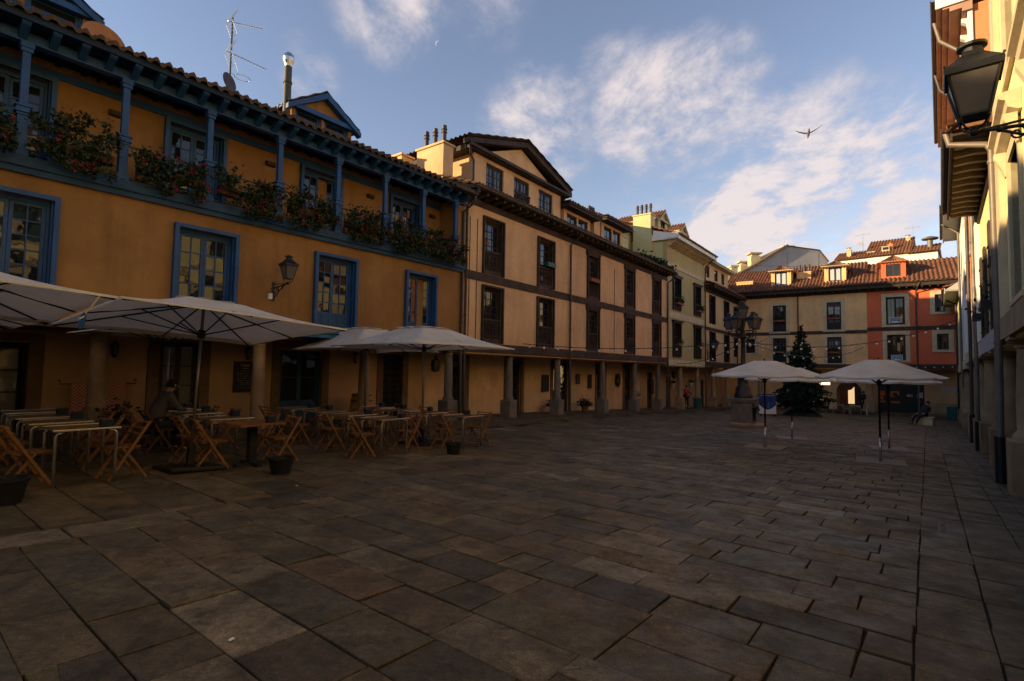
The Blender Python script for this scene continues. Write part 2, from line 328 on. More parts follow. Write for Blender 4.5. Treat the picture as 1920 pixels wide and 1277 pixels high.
def french(parent, x0, x1, z0, z1, y, fm, cols=2, rows=5, panel=.0, fw=.07, trim=0.0, trim_m=None, ajar=0.0, leaves=2, gm=None, name='window', top=0.0, lintel=0.0):
    """a casement: outer frame, leaves with muntins, blind lower panels, one pane mesh"""
    gm = gm or M_GLASS
    f = MB(); g = MB(); gl = []
    f.box(x0, x0+fw, y-.05, y+.08, z0, z1); f.box(x1-fw, x1, y-.05, y+.08, z0, z1); f.box(x0+fw, x1-fw, y-.05, y+.08, z1-fw, z1); f.box(x0+fw, x1-fw, y-.05, y+.08, z0, z0+fw*.6)
    if trim:
        t = trim; f.box(x0-t, x0, y-.30, y-.18, z0, z1+t); f.box(x1, x1+t, y-.30, y-.18, z0, z1+t); f.box(x0, x1, y-.30, y-.18, z1, z1+t)
        f.box(x0-.002, x0+.03, y-.18, y-.05, z0, z1); f.box(x1-.03, x1+.002, y-.18, y-.05, z0, z1)
    if lintel: f.box(x0+fw, x1-fw, y-.03, y+.06, z1-fw-lintel, z1-fw)
    zt = z1-fw-lintel; zb = z0+fw*.6
    W = (x1-x0-2*fw)/leaves
    for l in range(leaves):
        a = x0+fw+l*W; b = a+W
        M = None
        if ajar and l == leaves-1: M = Matrix.Translation((b, y, 0)) @ Matrix.Rotation(-ajar, 4, 'Z') @ Matrix.Translation((-b, -y, 0))
        if ajar < 0 and l == 0: M = Matrix.Translation((a, y, 0)) @ Matrix.Rotation(-ajar, 4, 'Z') @ Matrix.Translation((-a, -y, 0))
        f.M = g.M = M
        sw = .065; e = .004
        f.box(a+e, a+sw, y-.02, y+.03, zb, zt); f.box(b-sw, b-e, y-.02, y+.03, zb, zt); f.box(a+sw, b-sw, y-.02, y+.03, zt-sw, zt)
        pz = zb+panel*(zt-zb)
        if panel:
            f.box(a+sw, b-sw, y-.005, y+.025, zb, pz); f.box(a+sw, b-sw, y-.02, y-.005, pz-.06, pz); f.box(a+sw, b-sw, y-.02, y-.005, zb, zb+.07)
            mid = (a+b)/2; f.box(mid-.025, mid+.025, y-.02, y-.005, zb+.07, pz-.06)
            f.box(a+sw, b-sw, y-.019, y-.006, (zb+pz)/2-.025, (zb+pz)/2+.025)
        else: f.box(a+sw, b-sw, y-.02, y+.03, zb, zb+sw); pz = zb+sw
        gx0, gx1, gz0, gz1 = a+sw, b-sw, pz, zt-sw
        for c in range(1, cols): cx = gx0+(gx1-gx0)*c/cols; f.box(cx-.013, cx+.013, y-.015, y+.02, gz0, gz1)
        for r in range(1, rows): cz = gz0+(gz1-gz0)*r/rows; f.box(gx0, gx1, y-.0135, y+.0185, cz-.013, cz+.013)
        for c in range(cols):
            for r in range(rows):
                p0 = gx0+(gx1-gx0)*c/cols; p1 = gx0+(gx1-gx0)*(c+1)/cols; q0 = gz0+(gz1-gz0)*r/rows; q1 = gz0+(gz1-gz0)*(r+1)/rows
                tx = random.gauss(0, .0022); tz = random.gauss(0, .0022)
                g.add([(p0,y+.004+tx+tz,q0),(p1,y+.004-tx+tz,q0),(p1,y+.004-tx-tz,q1),(p0,y+.004+tx-tz,q1)], [(0,1,2,3)])
        f.M = g.M = None
        if ajar: gl.append(g); g = MB()
    o = f.build(name, fm, parent)
    for q in (gl if ajar else [g]): q.build('pane', gm, o)
    return o

def balustrade(parent, x0, x1, z0, z1, y, m, step=.085, kick=.25, name='balustrade'):
    b = MB(); b.box(x0, x1, y-.035, y+.035, z1-.07, z1); b.box(x0, x1, y-.02, y+.025, z0, z0+kick)
    n = max(2, int((x1-x0)/step))
    for i in range(n):
        x = x0+(x1-x0)*(i+.5)/n; b.lathe([(.012,z0+kick),(.022,z0+kick+.08),(.013,(z0+z1)/2),(.022,z1-.16),(.012,z1-.07)], 6, (x,y,0))
    return b.build(name, m, parent)

def stone_column(parent, x, y, z0, z1, m, plinth=.95, r=.2, pw=.34):
    c = MB(); zb = z0+plinth
    c.lathe([(r*1.28,zb),(r*1.28,zb+.07),(r*1.1,zb+.13),(r,zb+.17),(r*1.02,zb+(z1-zb)*.4),(r*.87,z1-.25),(r*.87,z1-.22),(r*.98,z1-.2),(r*.98,z1-.16),(r*.87,z1-.14),(r*1.2,z1-.07)], 20, (x,y,0))
    c.box(x-r*1.35, x+r*1.35, y-r*1.35, y+r*1.35, z1-.07, z1)
    o = c.build('column', m, parent, smooth=2)
    p = MB(); p.box(x-pw, x+pw, y-pw, y+pw, z0-.35, zb); p.build('plinth', m, o, bevel=.025); return o

def tile_roof(parent, x0, x1, ye, ze, yr, zr, m, tw=.24, name='roof', hipl=0.0, hipr=0.0, soff=.06):
    """curved clay tiles: ribs run from the eave (ye,ze) up to the ridge (yr,zr)"""
    r = MB(); n = max(2, int((x1-x0)/tw)); seg = 8; L = math.hypot(yr-ye, zr-ze); rows = max(2, int(L/.38)); up = Vector((0, -(zr-ze)/L, (yr-ye)/L))
    jit = [random.uniform(-.03, .03) for _ in range(n+1)]
    vs = []; cols_ = n*seg+1; lines = []
    for k in range(rows):
        for t, lift in ((k/rows, .045), ((k+1)/rows-.001, .0)): lines.append((t, lift, k))
    for t, lift, k in lines:
        xa = x0+hipl*t; xb = x1-hipr*t
        for i in range(cols_):
            q = i/seg; ph = q-int(q); h = .075*math.sin(math.pi*ph/.58) if ph < .58 else -.03*math.sin(math.pi*(ph-.58)/.42)
            wob = .012*math.sin(i*12.9898+k*78.233)*(1 if int(q) % 2 else -1)*.6
            tt = t + (jit[min(int(q), n)]/L if k == 0 and lift else 0)
            p = Vector((xa+(xb-xa)*i/(cols_-1), ye+(yr-ye)*tt, ze+(zr-ze)*tt)) + up*(h+lift+wob)
            vs.append(p)
    fs = []
    for a in range(len(lines)-1):
        for i in range(cols_-1): fs.append((a*cols_+i, a*cols_+i+1, (a+1)*cols_+i+1, (a+1)*cols_+i))
    base = len(vs)
    for i in range(cols_): p = vs[i]; vs.append(Vector((p.x, p.y+.01, min(p.z, ze+.075)-soff)))
    for i in range(cols_-1): fs.append((base+i, base+i+1, i+1, i))
    r.add(vs, fs); return r.build(name, m, parent, smooth=2)

def pipe(parent, pts, r, m, name='downpipe'):
    p = MB(); p.tube(pts, r, 10)
    for i in range(len(pts)-1):
        a = Vector(pts[i]); b = Vector(pts[i+1]); d = b-a
        if d.length > 1.2 and abs(d.z) > .9*d.length:
            for k in range(int(d.length/1.9)+1): c = a+d*(.06+k*1.9/d.length) if .06+k*1.9/d.length < 1 else b; p.lathe([(r*1.25,-.03),(r*1.25,.03)], 10, c)
    return p.build(name, m, parent, smooth=2)

def gutter(parent, x0, x1, y, z, m, r=.075):
    g = MB(); prof = [(y-r*math.cos(t), z-r*math.sin(t)) for t in [math.pi*i/8 for i in range(9)]]
    inner = [(y-(r-.008)*math.cos(t), z-(r-.008)*math.sin(t)) for t in [math.pi*i/8 for i in range(8,-1,-1)]]
    g.prismx((prof+inner)[::-1], x0, x1); return g.build('gutter', m, parent)

def brackets(parent, xs, y0, y1, z, m, w=.1, h=.16, name='bracket', tip_m=None):
    for x in xs:
        b = MB(); b.prismx([(y0,z),(y0,z-h),(y0+.04,z-h),((y0+y1)/2,z-h*.85),(y1,z-h*1.25),(y1,z)], x-w/2, x+w/2)
        b.build(name, m, parent)

def gable_dormer(parent, x0, x1, y0, y1, zb, zw, zp, wm, rm, tm, win, over=.25, cols=2, rows=3, wmat=None, name='dormer', hip=False, leaves=2, wins=None, gm=None):
    """small roof house: front at y0, walls up to zw, ridge at zp"""
    d = MB(); xm = (x0+x1)/2
    holes = wins if wins else [win]
    wall_grid(d, x0, x1, zb, zw, holes, y0, .14)
    d.box(x0, x1, y0+.2, y1, zb-.6, zw)
    d.quad((x0,y0,zb),(x0,y0,zw),(x0,y0+.2,zw),(x0,y0+.2,zb)); d.quad((x1,y0,zb),(x1,y0+.2,zb),(x1,y0+.2,zw),(x1,y0,zw))
    if not hip: d.prism([(x0,zw),(x1,zw),(xm,zp-.05)], y0+.01, y1)
    o = d.build(name, wm, parent)
    for h in holes: french(o, h[0], h[1], h[2], h[3], y0+.1, wmat or M_WOOD, cols, rows, leaves=leaves, fw=.05, gm=gm)
    # roof slopes of tiles, running sideways
    r = MB(); sl = zp-zw; hw = (x1-x0)/2; n = max(3, int((y1-y0+over)/.22))
    for sgn in (-1, 1):
        rows_ = 5
        for k in range(n*4+1): pass
        L_ = n*6+1
        vs = []; fs = []
        for t in range(7):
            q = t/6
            for i in range(L_):
                ph = (i/6) % 1.0; hh = .06*math.sin(math.pi*ph/.6) if ph < .6 else -.02
                yy = y0-over+(y1-y0+over)*i/(L_-1)
                if hip: yy0 = y0-over+(hw*.9)*q; yy = yy0+(y1-yy0)*i/(L_-1)
                vs.append((xm+sgn*(hw+over)*(1-q), yy, zp-(sl*(1+over/hw))*(1-q)+hh+(.03 if t % 2 == 0 else 0)))
        for t in range(6):
            for i in range(L_-1):
                a = t*L_+i; q4 = (a, a+1, a+L_+1, a+L_); fs.append(q4 if sgn > 0 else q4[::-1])
        r.add(vs, fs)
        if not hip: # verge board under the tiles
            r2 = [(xm+sgn*(hw+over), y0-over+.02, zp-sl*(1+over/hw)), (xm, y0-over+.02, zp)]
    if hip:
        vs = []; fs = []; L_ = int((x1-x0+2*over)/.22)*6+1
        for t in range(5):
            q = t/4
            for i in range(L_):
                ph = (i/6) % 1.0; hh = .06*math.sin(math.pi*ph/.6) if ph < .6 else -.02
                u = i/(L_-1)*2-1; vs.append((xm+u*(hw+over)*(1-q), y0-over+(hw*.9)*q, zp-(sl*(1+over/hw))*(1-q)+hh))
        for t in range(4):
            for i in range(L_-1): a = t*L_+i; fs.append((a, a+1, a+L_+1, a+L_))
        r.add(vs, fs)
    r.build('roof', rm, o, smooth=2)
    t = MB()
    if not hip:
        for sgn in (-1, 1):
            t.add([(xm+sgn*(hw+over), y0-over, zp-sl*(1+over/hw)-.16), (xm+sgn*(hw+over), y0-over, zp-sl*(1+over/hw)-.02), (xm, y0-over, zp-.02), (xm, y0-over, zp-.2),
                   (xm+sgn*(hw+over), y0, zp-sl*(1+over/hw)-.16), (xm+sgn*(hw+over), y0, zp-sl*(1+over/hw)-.02), (xm, y0, zp-.02), (xm, y0, zp-.2)],
                  [(0,1,2,3) if sgn < 0 else (3,2,1,0), (4,7,6,5) if sgn < 0 else (5,6,7,4), (0,3,7,4), (1,5,6,2), (0,4,5,1)])
        t.box(x0-over*.8, x1+over*.8, y0-over*.7, y0-.003, zw-.16, zw-.02)
    else: t.box(x0-over+.05, x1+over-.05, y0-over+.05, y1, zw-.07, zw-.02)
    for sx in (x0, x1): t.box(sx-over*.9 if sx == x0 else sx+.003, sx-.003 if sx == x0 else sx+over*.9, y0+.003, y1, zw-.14, zw-.04)
    t.build('cornice', tm, o)
    return o

def chimney(parent, x0, x1, y0, y1, z0, z1, m, pots=3, pm=None, deep=False):
    c = MB(); c.box(x0, x1, y0, y1, z0, z1); c.box(x0-.06, x1+.06, y0-.06, y1+.06, z1, z1+.08)
    o = c.build('chimney', m, parent)
    for i in range(pots):
        p = MB(); q = (i+.5)/pots; x = (x0+x1)/2 if deep else x0+(x1-x0)*q; y = y0+(y1-y0)*q if deep else (y0+y1)/2
        p.lathe([(.09,z1+.08),(.09,z1+.55),(.12,z1+.56),(.12,z1+.6),(.09,z1+.61),(.09,z1+.68),(.12,z1+.69),(.12,z1+.73),(.09,z1+.74),(.1,z1+.86)], 10, (x,y,0)); p.build('chimney_pot', pm or M_PIPE, o, smooth=2)
    return o

# ================================================================== ground
def ground():
    g = MB(); S = 400
    pts = [ab(-S,S), ab(-S,-S), ab(S,-S), ab(S,S)]
    # one sheet, sloping gently like the square
    g.add([(x, y, gz(x,y)-.022) for x, y in pts], [(0,1,2,3)])
    g.build('ground', surf('joint_soil', (.016,.013,.009), .95, .4, 2, 0, .3, 30), kind='structure')
ground()
def paving_mat(name, tones, moss):
    """worn sandstone: each stone has its own tone, mottled, stained along the joints' dirt, finely cracked"""
    m, nt, N, L, P = nodes_of(name); tc = N.new('ShaderNodeTexCoord'); g = N.new('ShaderNodeNewGeometry')
    cr = N.new('ShaderNodeValToRGB'); L.new(g.outputs['Random Per Island'], cr.inputs[0]); e = cr.color_ramp.elements; e[0].color = (*tones[0],1); e[1].color = (*tones[-1],1)
    for i, t in enumerate(tones[1:-1]): q = e.new((i+1)/(len(tones)-1)); q.color = (*t,1)
    def nz(sc, det=6, r=.6, dist=0.0):
        n = N.new('ShaderNodeTexNoise'); n.inputs['Scale'].default_value = sc; n.inputs['Detail'].default_value = det; n.inputs['Roughness'].default_value = r; n.inputs['Distortion'].default_value = dist; L.new(tc.outputs['Object'], n.inputs[0]); return n.outputs[0]
    def rg(f, lo, hi, a, b):
        r = N.new('ShaderNodeMapRange'); L.new(f, r.inputs[0]); r.inputs[1].default_value = lo; r.inputs[2].default_value = hi; r.inputs[3].default_value = a; r.inputs[4].default_value = b; return r.outputs[0]
    def mul(c, f):
        x = N.new('ShaderNodeMixRGB'); x.blend_type = 'MULTIPLY'; x.inputs[0].default_value = 1; L.new(c, x.inputs[1]); L.new(f, x.inputs[2]); return x.outputs[0]
    def over(c, f, k):
        x = N.new('ShaderNodeMixRGB'); L.new(f, x.inputs[0]); L.new(c, x.inputs[1]); x.inputs[2].default_value = (*k,1); return x.outputs[0]
    c = cr.outputs[0]; c = mul(c, rg(nz(2.6, 10, .74, .6), .34, .66, .55, 1.42)); c = mul(c, rg(nz(17, 7, .75), .34, .66, .66, 1.32)); c = mul(c, rg(nz(90, 3), .36, .64, .68, 1.28))
    c = over(c, rg(nz(1.3, 8, .7, .8), .53, .68, 0, .7), (.052,.031,.017)); c = over(c, rg(nz(.9, 9, .72, .3), .54, .66, 0, .8), moss)
    v = N.new('ShaderNodeTexVoronoi'); v.feature = 'DISTANCE_TO_EDGE'; v.inputs['Scale'].default_value = 1.1
    wv = N.new('ShaderNodeVectorMath'); wv.operation = 'ADD'; n3 = N.new('ShaderNodeTexNoise'); n3.inputs['Scale'].default_value = 3; n3.inputs['Detail'].default_value = 5; L.new(tc.outputs['Object'], n3.inputs[0]); sc = N.new('ShaderNodeVectorMath'); sc.operation = 'SCALE'; sc.inputs['Scale'].default_value = .35
    L.new(n3.outputs['Color'], sc.inputs[0]); L.new(tc.outputs['Object'], wv.inputs[0]); L.new(sc.outputs[0], wv.inputs[1]); L.new(wv.outputs[0], v.inputs['Vector'])
    ck = rg(v.outputs['Distance'], .0, .006, 1, 0); mk = N.new('ShaderNodeMath'); mk.operation = 'MULTIPLY'; L.new(ck, mk.inputs[0]); L.new(rg(nz(.5, 2), .52, .58, 0, .85), mk.inputs[1]); c = over(c, mk.outputs[0], (.012,.01,.007))
    L.new(c, P.inputs['Base Color']); P.inputs['Specular IOR Level'].default_value = .28; L.new(rg(nz(3.1, 6), .35, .65, .48, .8), P.inputs['Roughness'])
    b = N.new('ShaderNodeBump'); b.inputs['Strength'].default_value = .65; b.inputs['Distance'].default_value = .012; L.new(nz(9, 9, .68), b.inputs['Height']); L.new(b.outputs[0], P.inputs['Normal']); MATS[name] = m; return m
M_SLAB = paving_mat('paving_stone', [(0.048,0.038,0.024),(0.17,0.118,0.062),(0.066,0.050,0.028),(0.122,0.080,0.039),(0.095,0.071,0.033),(0.082,0.065,0.041),(0.139,0.093,0.045),(0.104,0.066,0.032),(0.061,0.047,0.028),(0.126,0.094,0.054),(0.185,0.142,0.088)], (0.029,0.024,0.010))
M_SLAB2 = paving_mat('path_stone', [(0.069,0.050,0.028),(0.099,0.069,0.035),(0.082,0.060,0.032),(0.113,0.080,0.044),(0.066,0.052,0.032)], (0.022,0.023,0.007))
def slab_poly(mb, pts, dz, gap):
    """one stone: chamfered top with slightly irregular corners"""
    n = len(pts); ca = sum(p[0] for p in pts)/n; cb = sum(p[1] for p in pts)/n
    ta, tb = random.gauss(0,.0032), random.gauss(0,.0032)
    def ring(inset, z):
        out = []
        for a, b in pts:
            d = math.hypot(a-ca, b-cb) or 1; k = max(.2, 1-inset*1.3/d); aa = ca+(a-ca)*k; bb = cb+(b-cb)*k
            x, y = ab(aa, bb); out.append((x, y, gab(aa, bb)+z+ta*(aa-ca)+tb*(bb-cb)))
        return out
    r0 = ring(gap, -.04); r1 = ring(gap+.001, dz-.004); r2 = ring(gap+.007, dz)
    v = r0+r1+r2; f = []
    for k in (0, n):
        for i in range(n): f.append((k+i, k+(i+1)%n, k+n+(i+1)%n, k+n+i))
    f.append(tuple(2*n+i for i in range(n)))
    # orientation: make tops face up
    area = sum(pts[i][0]*pts[(i+1)%n][1]-pts[(i+1)%n][0]*pts[i][1] for i in range(n))
    if area < 0: f = [q[::-1] for q in f]
    mb.add(v, [q for q in f])
def crack(pts):
    """split a quad stone along a ragged line"""
    t = random.uniform(.25,.75); u = random.uniform(.25,.75)
    P = lambda i, j, q: (pts[i][0]+(pts[j][0]-pts[i][0])*q, pts[i][1]+(pts[j][1]-pts[i][1])*q)
    a = P(0,1,t); b = P(3,2,u); mids = []
    for q in (.25,.5,.75): mids.append((a[0]+(b[0]-a[0])*q+random.gauss(0,.035), a[1]+(b[1]-a[1])*q+random.gauss(0,.03)))
    return [[pts[0], a, *mids, b, pts[3]], [a, pts[1], pts[2], b, *mids[::-1]]]
def paving(name, a0, a1, b0, b1, cw, lw, along_b, m, jit=.012, crackp=.05, limit=None):
    mb = MB(); u = a0 if along_b else b0; uend = a1 if along_b else b1
    while u < uend-.05:
        w = random.uniform(*cw); u1 = min(u+w, uend)
        if uend-u1 < .12: u1 = uend
        v = (b0 if along_b else a0) - random.uniform(0, lw[0]); vend = b1 if along_b else a1; vs = b0 if along_b else a0
        off = random.gauss(0,.006)
        while v < vend-.02:
            l = random.uniform(*lw)*(1.0 if random.random() > .15 else .6); v1 = min(v+l, vend); vv = max(v, vs)
            if vend-v1 < .12: v1 = vend
            if v1-vv > .06:
                J = lambda: random.gauss(0, jit*.35); gu = random.choice((.001,.002,.004,.006)) if along_b else 0
                q = [(u+J()+gu, vv+J()), (u1+J()-gu, vv+J()), (u1+J()-gu, v1+J()), (u+J()+gu, v1+J())]
                if not along_b: q = [(y, x) for x, y in q]
                ca = sum(p[0] for p in q)/4; cb = sum(p[1] for p in q)/4
                if not limit or limit(ca, cb):
                    dz = random.gauss(0,.0028); g = random.choice((.003,.004,.005,.006,.008))
                    if random.random() < crackp and ca < 25:
                        for c in crack(q): slab_poly(mb, c, dz+random.gauss(0,.002), .001)
                    else: slab_poly(mb, q, dz, g)
            v = v1
        u = u1
    mb.build(name, m, kind='structure')
KERB = [(-30,12.9),(11.5,12.85),(12.3,12.1),(17,12.35),(23,13.15),(60,13.15)]
def kerb_b(a):
    for (x0,y0),(x1,y1) in zip(KERB, KERB[1:]):
        if x0 <= a <= x1: return y0+(y1-y0)*(a-x0)/(x1-x0)
    return 13.15
paving('plaza_paving', -2.2, 55.0, .10, 6.25, (.33,.47), (.55,1.05), True, M_SLAB, crackp=.045)
paving('plaza_paving', -2.2, 55.0, 6.25, 6.72, (.46,.48), (.7,1.3), False, M_SLAB)
paving('plaza_paving', -2.2, 55.0, 6.72, 13.3, (.5,.66), (.6,1.05), True, M_SLAB, limit=lambda a,b: b < kerb_b(a)-.2)
paving('arcade_path', -2.5, 55.0, -.32, .10, (.41,.43), (.45,.7), False, M_SLAB2)
paving('arcade_path', -2.5, 55.0, -.76, -.32, (.43,.45), (.45,.75), False, M_SLAB2)
paving('arcade_path', -2.5, 55.0, -3.2, -.76, (.45,.6), (.5,.8), False, M_SLAB2, crackp=.02)
# raised arcade pavement on the left with its worn kerb
def arcade_floor():
    mb = MB(); n = 40
    for i in range(-25, 56):
        a, a1 = i, i+1
        for (b0, b1) in ((None, 14.6), (14.6, 15.6)):
            p = []
            for aa, bb in ((a, b0), (a1, b0), (a1, b1), (a, b1)):
                bb = kerb_b(aa) if bb is None else bb; x, y = ab(aa, bb); p.append((x, y, gab(aa, bb)+.13+random.gauss(0,.002)))
            mb.quad(*p)
        p = []
        for aa, h in ((a,-.1),(a1,-.1),(a1,.13),(a,.13)): x, y = ab(aa, kerb_b(aa)); p.append((x, y, gab(aa, 13)+h))
        mb.quad(*p)
    mb.build('arcade_pavement', M_SLAB2, kind='structure')
arcade_floor()

# ================================================================== ochre house with the blue balcony (left)
YX0 = -26.0
yel = FA.thing('ochre_house', 'long ochre house with blue timber balcony, blue windows and geraniums', 'house')
def ochre_house():
    h = MB()
    xs = [(-9.57,-8.15), (-6.05,-4.65), (-2.77,-1.38), (-13.0,-11.6), (-16.5,-15.1), (-20,-18.6), (-23.5,-22.1)]
    xs = [(a+.085, b-.085) for a, b in xs]
    wall_grid(h, YX0, -.02, 2.36, 5.2, [(a,b,2.66,4.76) for a,b in xs], 0, .2)
    wall_grid(h, YX0, -.02, 5.3, 7.95, [(a,b,5.4,7.50) for a,b in xs], .95, .2)
    h.box(YX0, -.02, .26, 9, 2.36, 5.3); h.box(YX0, -.02, 1.25, 9, 5.3, 8.6)
    h.box(-.32, -.02, 0, .95, 5.3, 7.9)                      # end wall closing the gallery
    h.box(YX0, -.02, -.0, 1.9, 2.30, 2.36)                   # arcade ceiling
    h.build('wall', M_YEL, yel)
    g = MB()
    doors = [(-12.9,-11.6,-.3,2.02), (-9.1,-8.15,-.3,2.2), (-5.9,-4.5,-.3,2.1), (-2.05,-1.15,-.3,2.1)]
    wall_grid(g, YX0, -.02, -1.0, 2.30, doors, 1.9, .2); g.box(YX0, -.02, 2.2, 9, -1.0, 2.30)
    g.build('arcade_wall', M_YELW, yel)
    for a, b, c, d in doors[:3]+[doors[3]]:
        s = MB(); s.box(a-.26, a, 1.86, 1.98, c, d+.02); s.box(b, b+.26, 1.86, 1.98, c, d+.02); s.box(a-.26, b+.26, 1.86, 1.98, d+.02, d+.2); s.build('door_surround', surf('brown_jamb', (.17,.105,.06), .9, .3, 2.5, .1, .3), yel, bevel=.01)
    french(yel, *doors[0], 2.05, M_DARK, 1, 4, panel=.12, name='door', gm=M_GLASSC)
    french(yel, *doors[1], 2.05, M_WOOD, 1, 4, panel=.12, name='door', gm=M_GLASSC)
    french(yel, *doors[2], 2.05, M_BLUED, 1, 2, panel=.35, name='shop_front')
    french(yel, *doors[3], 2.08, M_WOOD, 1, 3, panel=.2, name='door')
    gt = MB()
    a, b = -2.03, -1.17
    for i in range(9):
        x = a+(b-a)*i/8; gt.box(x-.012, x+.012, 1.93, 1.955, -.25, 2.05)
    for i in range(8):
        x0 = a+(b-a)*i/8; x1 = a+(b-a)*(i+1)/8
        for k in range(10):
            z = -.2+k*.22; gt.bar((x0,1.925,z),(x1,1.925,z+.2),.014); gt.bar((x1,1.92,z),(x0,1.92,z+.2),.014)
    gt.build('folding_gate', M_IRON, yel)
    for i, (a, b) in enumerate(xs):
        french(yel, a, b, 2.66, 4.76, .16, M_BLUE, 2, 5, panel=.0 if i in (0,) else .24, trim=.09, fw=.075, ajar=(.0, .12, .55, 0, 0, 0, 0)[i])
        french(yel, a, b, 5.4, 7.50, 1.11, M_BLUE, 2, 5, panel=.12, trim=.09, fw=.075, ajar=(0, .75, 0, .1, 0, 0, 0)[i])
    # balcony floor edge, three stepped boards
    b = MB(); b.box(YX0, -.02, -.06, .95, 5.203, 5.30); b.box(YX0, -.02, -.10, -.06, 5.18, 5.36); b.box(YX0, -.02, -.16, -.10, 5.30, 5.50); b.box(YX0, -.02, -.10, .95, 5.36, 5.44)
    b.build('balcony_floor', M_BLUED, yel)
    posts = [-12.23,-10.62,-8.92,-7.17,-5.40,-3.69,-2.07,-.50]; posts = [-24.1,-22.4,-20.7,-19.0,-17.3,-15.6,-13.9]+posts
    for x in posts:
        p = MB(); w = .075
        p.box(x-w-.04, x+w+.04, -.15, .07, 5.5, 5.62); p.box(x-w-.005, x+w+.005, -.12, .04, 5.62, 6.28)
        for k, (e, z0, z1) in enumerate([(.02,6.28,6.33),(.05,6.33,6.38),(.03,6.38,6.44),(.055,6.44,6.48)]): p.box(x-w-e, x+w+e, -.115-e, .035+e, z0, z1)
        p.box(x-w+.012, x+w-.012, -.10, .02, 6.48, 7.52); p.box(x-w-.015, x+w+.015, -.125, .045, 7.52, 7.60); p.box(x-w-.03, x+w+.03, -.14, .06, 7.60, 7.70)
        p.build('post', M_BLUE, yel, bevel=.008)
    for x0, x1 in zip(posts, posts[1:]):
        r = MB(); a = x0+.08; c = x1-.08; y = -.04
        r.box(a, c, y-.015, y+.015, 6.27, 6.30); r.box(a, c, y-.012, y+.012, 5.56, 5.58); r.box(a, c, y-.008, y+.008, 6.10, 6.115)
        n = int((c-a)/.17)
        for i in range(n+1):
            x = a+(c-a)*i/n; r.box(x-.008, x+.008, y-.008, y+.008, 5.58, 6.06)
            if i < n:
                xm = x+(c-a)/n/2; w = (c-a)/n
                r.bar((x,y,6.04),(xm,y,6.16),.013); r.bar((x+w,y,6.04),(xm,y,6.16),.013); r.bar((xm,y,6.16),(xm,y,6.28),.013)
                r.bar((x,y,5.68),(xm,y,5.58),.011); r.bar((x+w,y,5.68),(xm,y,5.58),.011)
        r.build('railing', M_IRON, yel)
    t = MB(); t.box(YX0, -.02, -.13, .06, 7.70, 7.84); t.box(YX0, -.02, -.10, .04, 7.84, 7.90)
    t.box(YX0, -.02, .90, .948, 7.62, 7.78)
    t.build('top_beam', M_BLUE, yel)
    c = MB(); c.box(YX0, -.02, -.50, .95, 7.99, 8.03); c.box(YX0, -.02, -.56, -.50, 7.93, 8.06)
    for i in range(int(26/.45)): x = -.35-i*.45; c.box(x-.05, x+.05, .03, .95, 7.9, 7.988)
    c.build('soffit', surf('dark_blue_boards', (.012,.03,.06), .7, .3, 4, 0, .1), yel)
    for i in range(int(25.4/.445)):
        x = -.30-i*.445; b = MB(); b.prismx([(-.50,7.985),(-.50,7.90),(-.47,7.87),(-.30,7.80),(-.12,7.72),(-.02,7.72),(-.02,7.985)], x-.065, x+.065)
        b.box(x-.075, x+.075, -.515, -.44, 7.945, 7.975); b.box(x-.07, x+.07, -.51, -.45, 7.915, 7.945)
        b.build('bracket', M_BLUE if i < 60 else M_BLUE, yel)
    tile_roof(yel, YX0, .0, -.62, 8.06, 4.6, 10.0, M_TILE, .24)
    rb = MB(); rb.quad((YX0,4.6,9.98),(0,4.6,9.98),(0,9.6,8.0),(YX0,9.6,8.0)); rb.prismx([(-.55,8.03),(4.6,9.93),(9.3,8.0)], YX0, -.03); rb.build('roof_back', M_TILE, yel)
    # roof houses with wide three-part windows
    for x0, x1, nm in ((-6.35,-4.30,'') , (-13.35,-11.1,''), (-19.6,-17.5,'')):
        wz = 8.52; o = gable_dormer(yel, x0, x1, 1.0, 4.2, wz, 9.36, 10.02, M_YEL, M_TILE, M_BLUE, None, over=.22, wmat=M_BLUE,
            wins=[(x0+.12, (x0+x1)/2-.05, wz+.02, 9.30), ((x0+x1)/2+.05, x1-.12, wz+.02, 9.30)], cols=1, rows=1, leaves=1)
    for x in (-7.35, -4.05, -10.75, -.25):
        s = stone_column(yel, x, .26, -.05 if x > -6 else .03, 2.30, M_STONEW, .02, .165, .26) if x != -.25 else stone_column(yel, x-.12, .26, -.28, 2.30, M_STONE, .75, .155, .26)
    for x in (-14.2, -17.6, -21): stone_column(yel, x, .26, .1, 2.30, M_STONEW, .02, .165, .26)
    bm = MB(); bm.box(YX0, -.02, -.03, .5, 2.30, 2.45); bm.build('arcade_beam', M_WOODB, yel)
    # lamps of the gallery, a junction box and a repaired patch
    for x in (-10.55, -6.95, -3.55, -.78):
        l = MB(); l.box(x-.13, x+.13, .86, .95, 7.22, 7.34); l.box(x-.11, x+.11, .84, .86, 7.235, 7.325); l.build('wall_light', M_WOOD, yel)
    pipe(yel, [(-.06,-.62,8.02),(-.06,-.6,7.75),(-.10,-.07,7.45),(-.10,-.07,2.2),(-.10,-.12,-.3)], .05, M_PIPE)
    gutter(yel, -1.2, 0.0, -.66, 8.03, M_PIPE)
ochre_house()

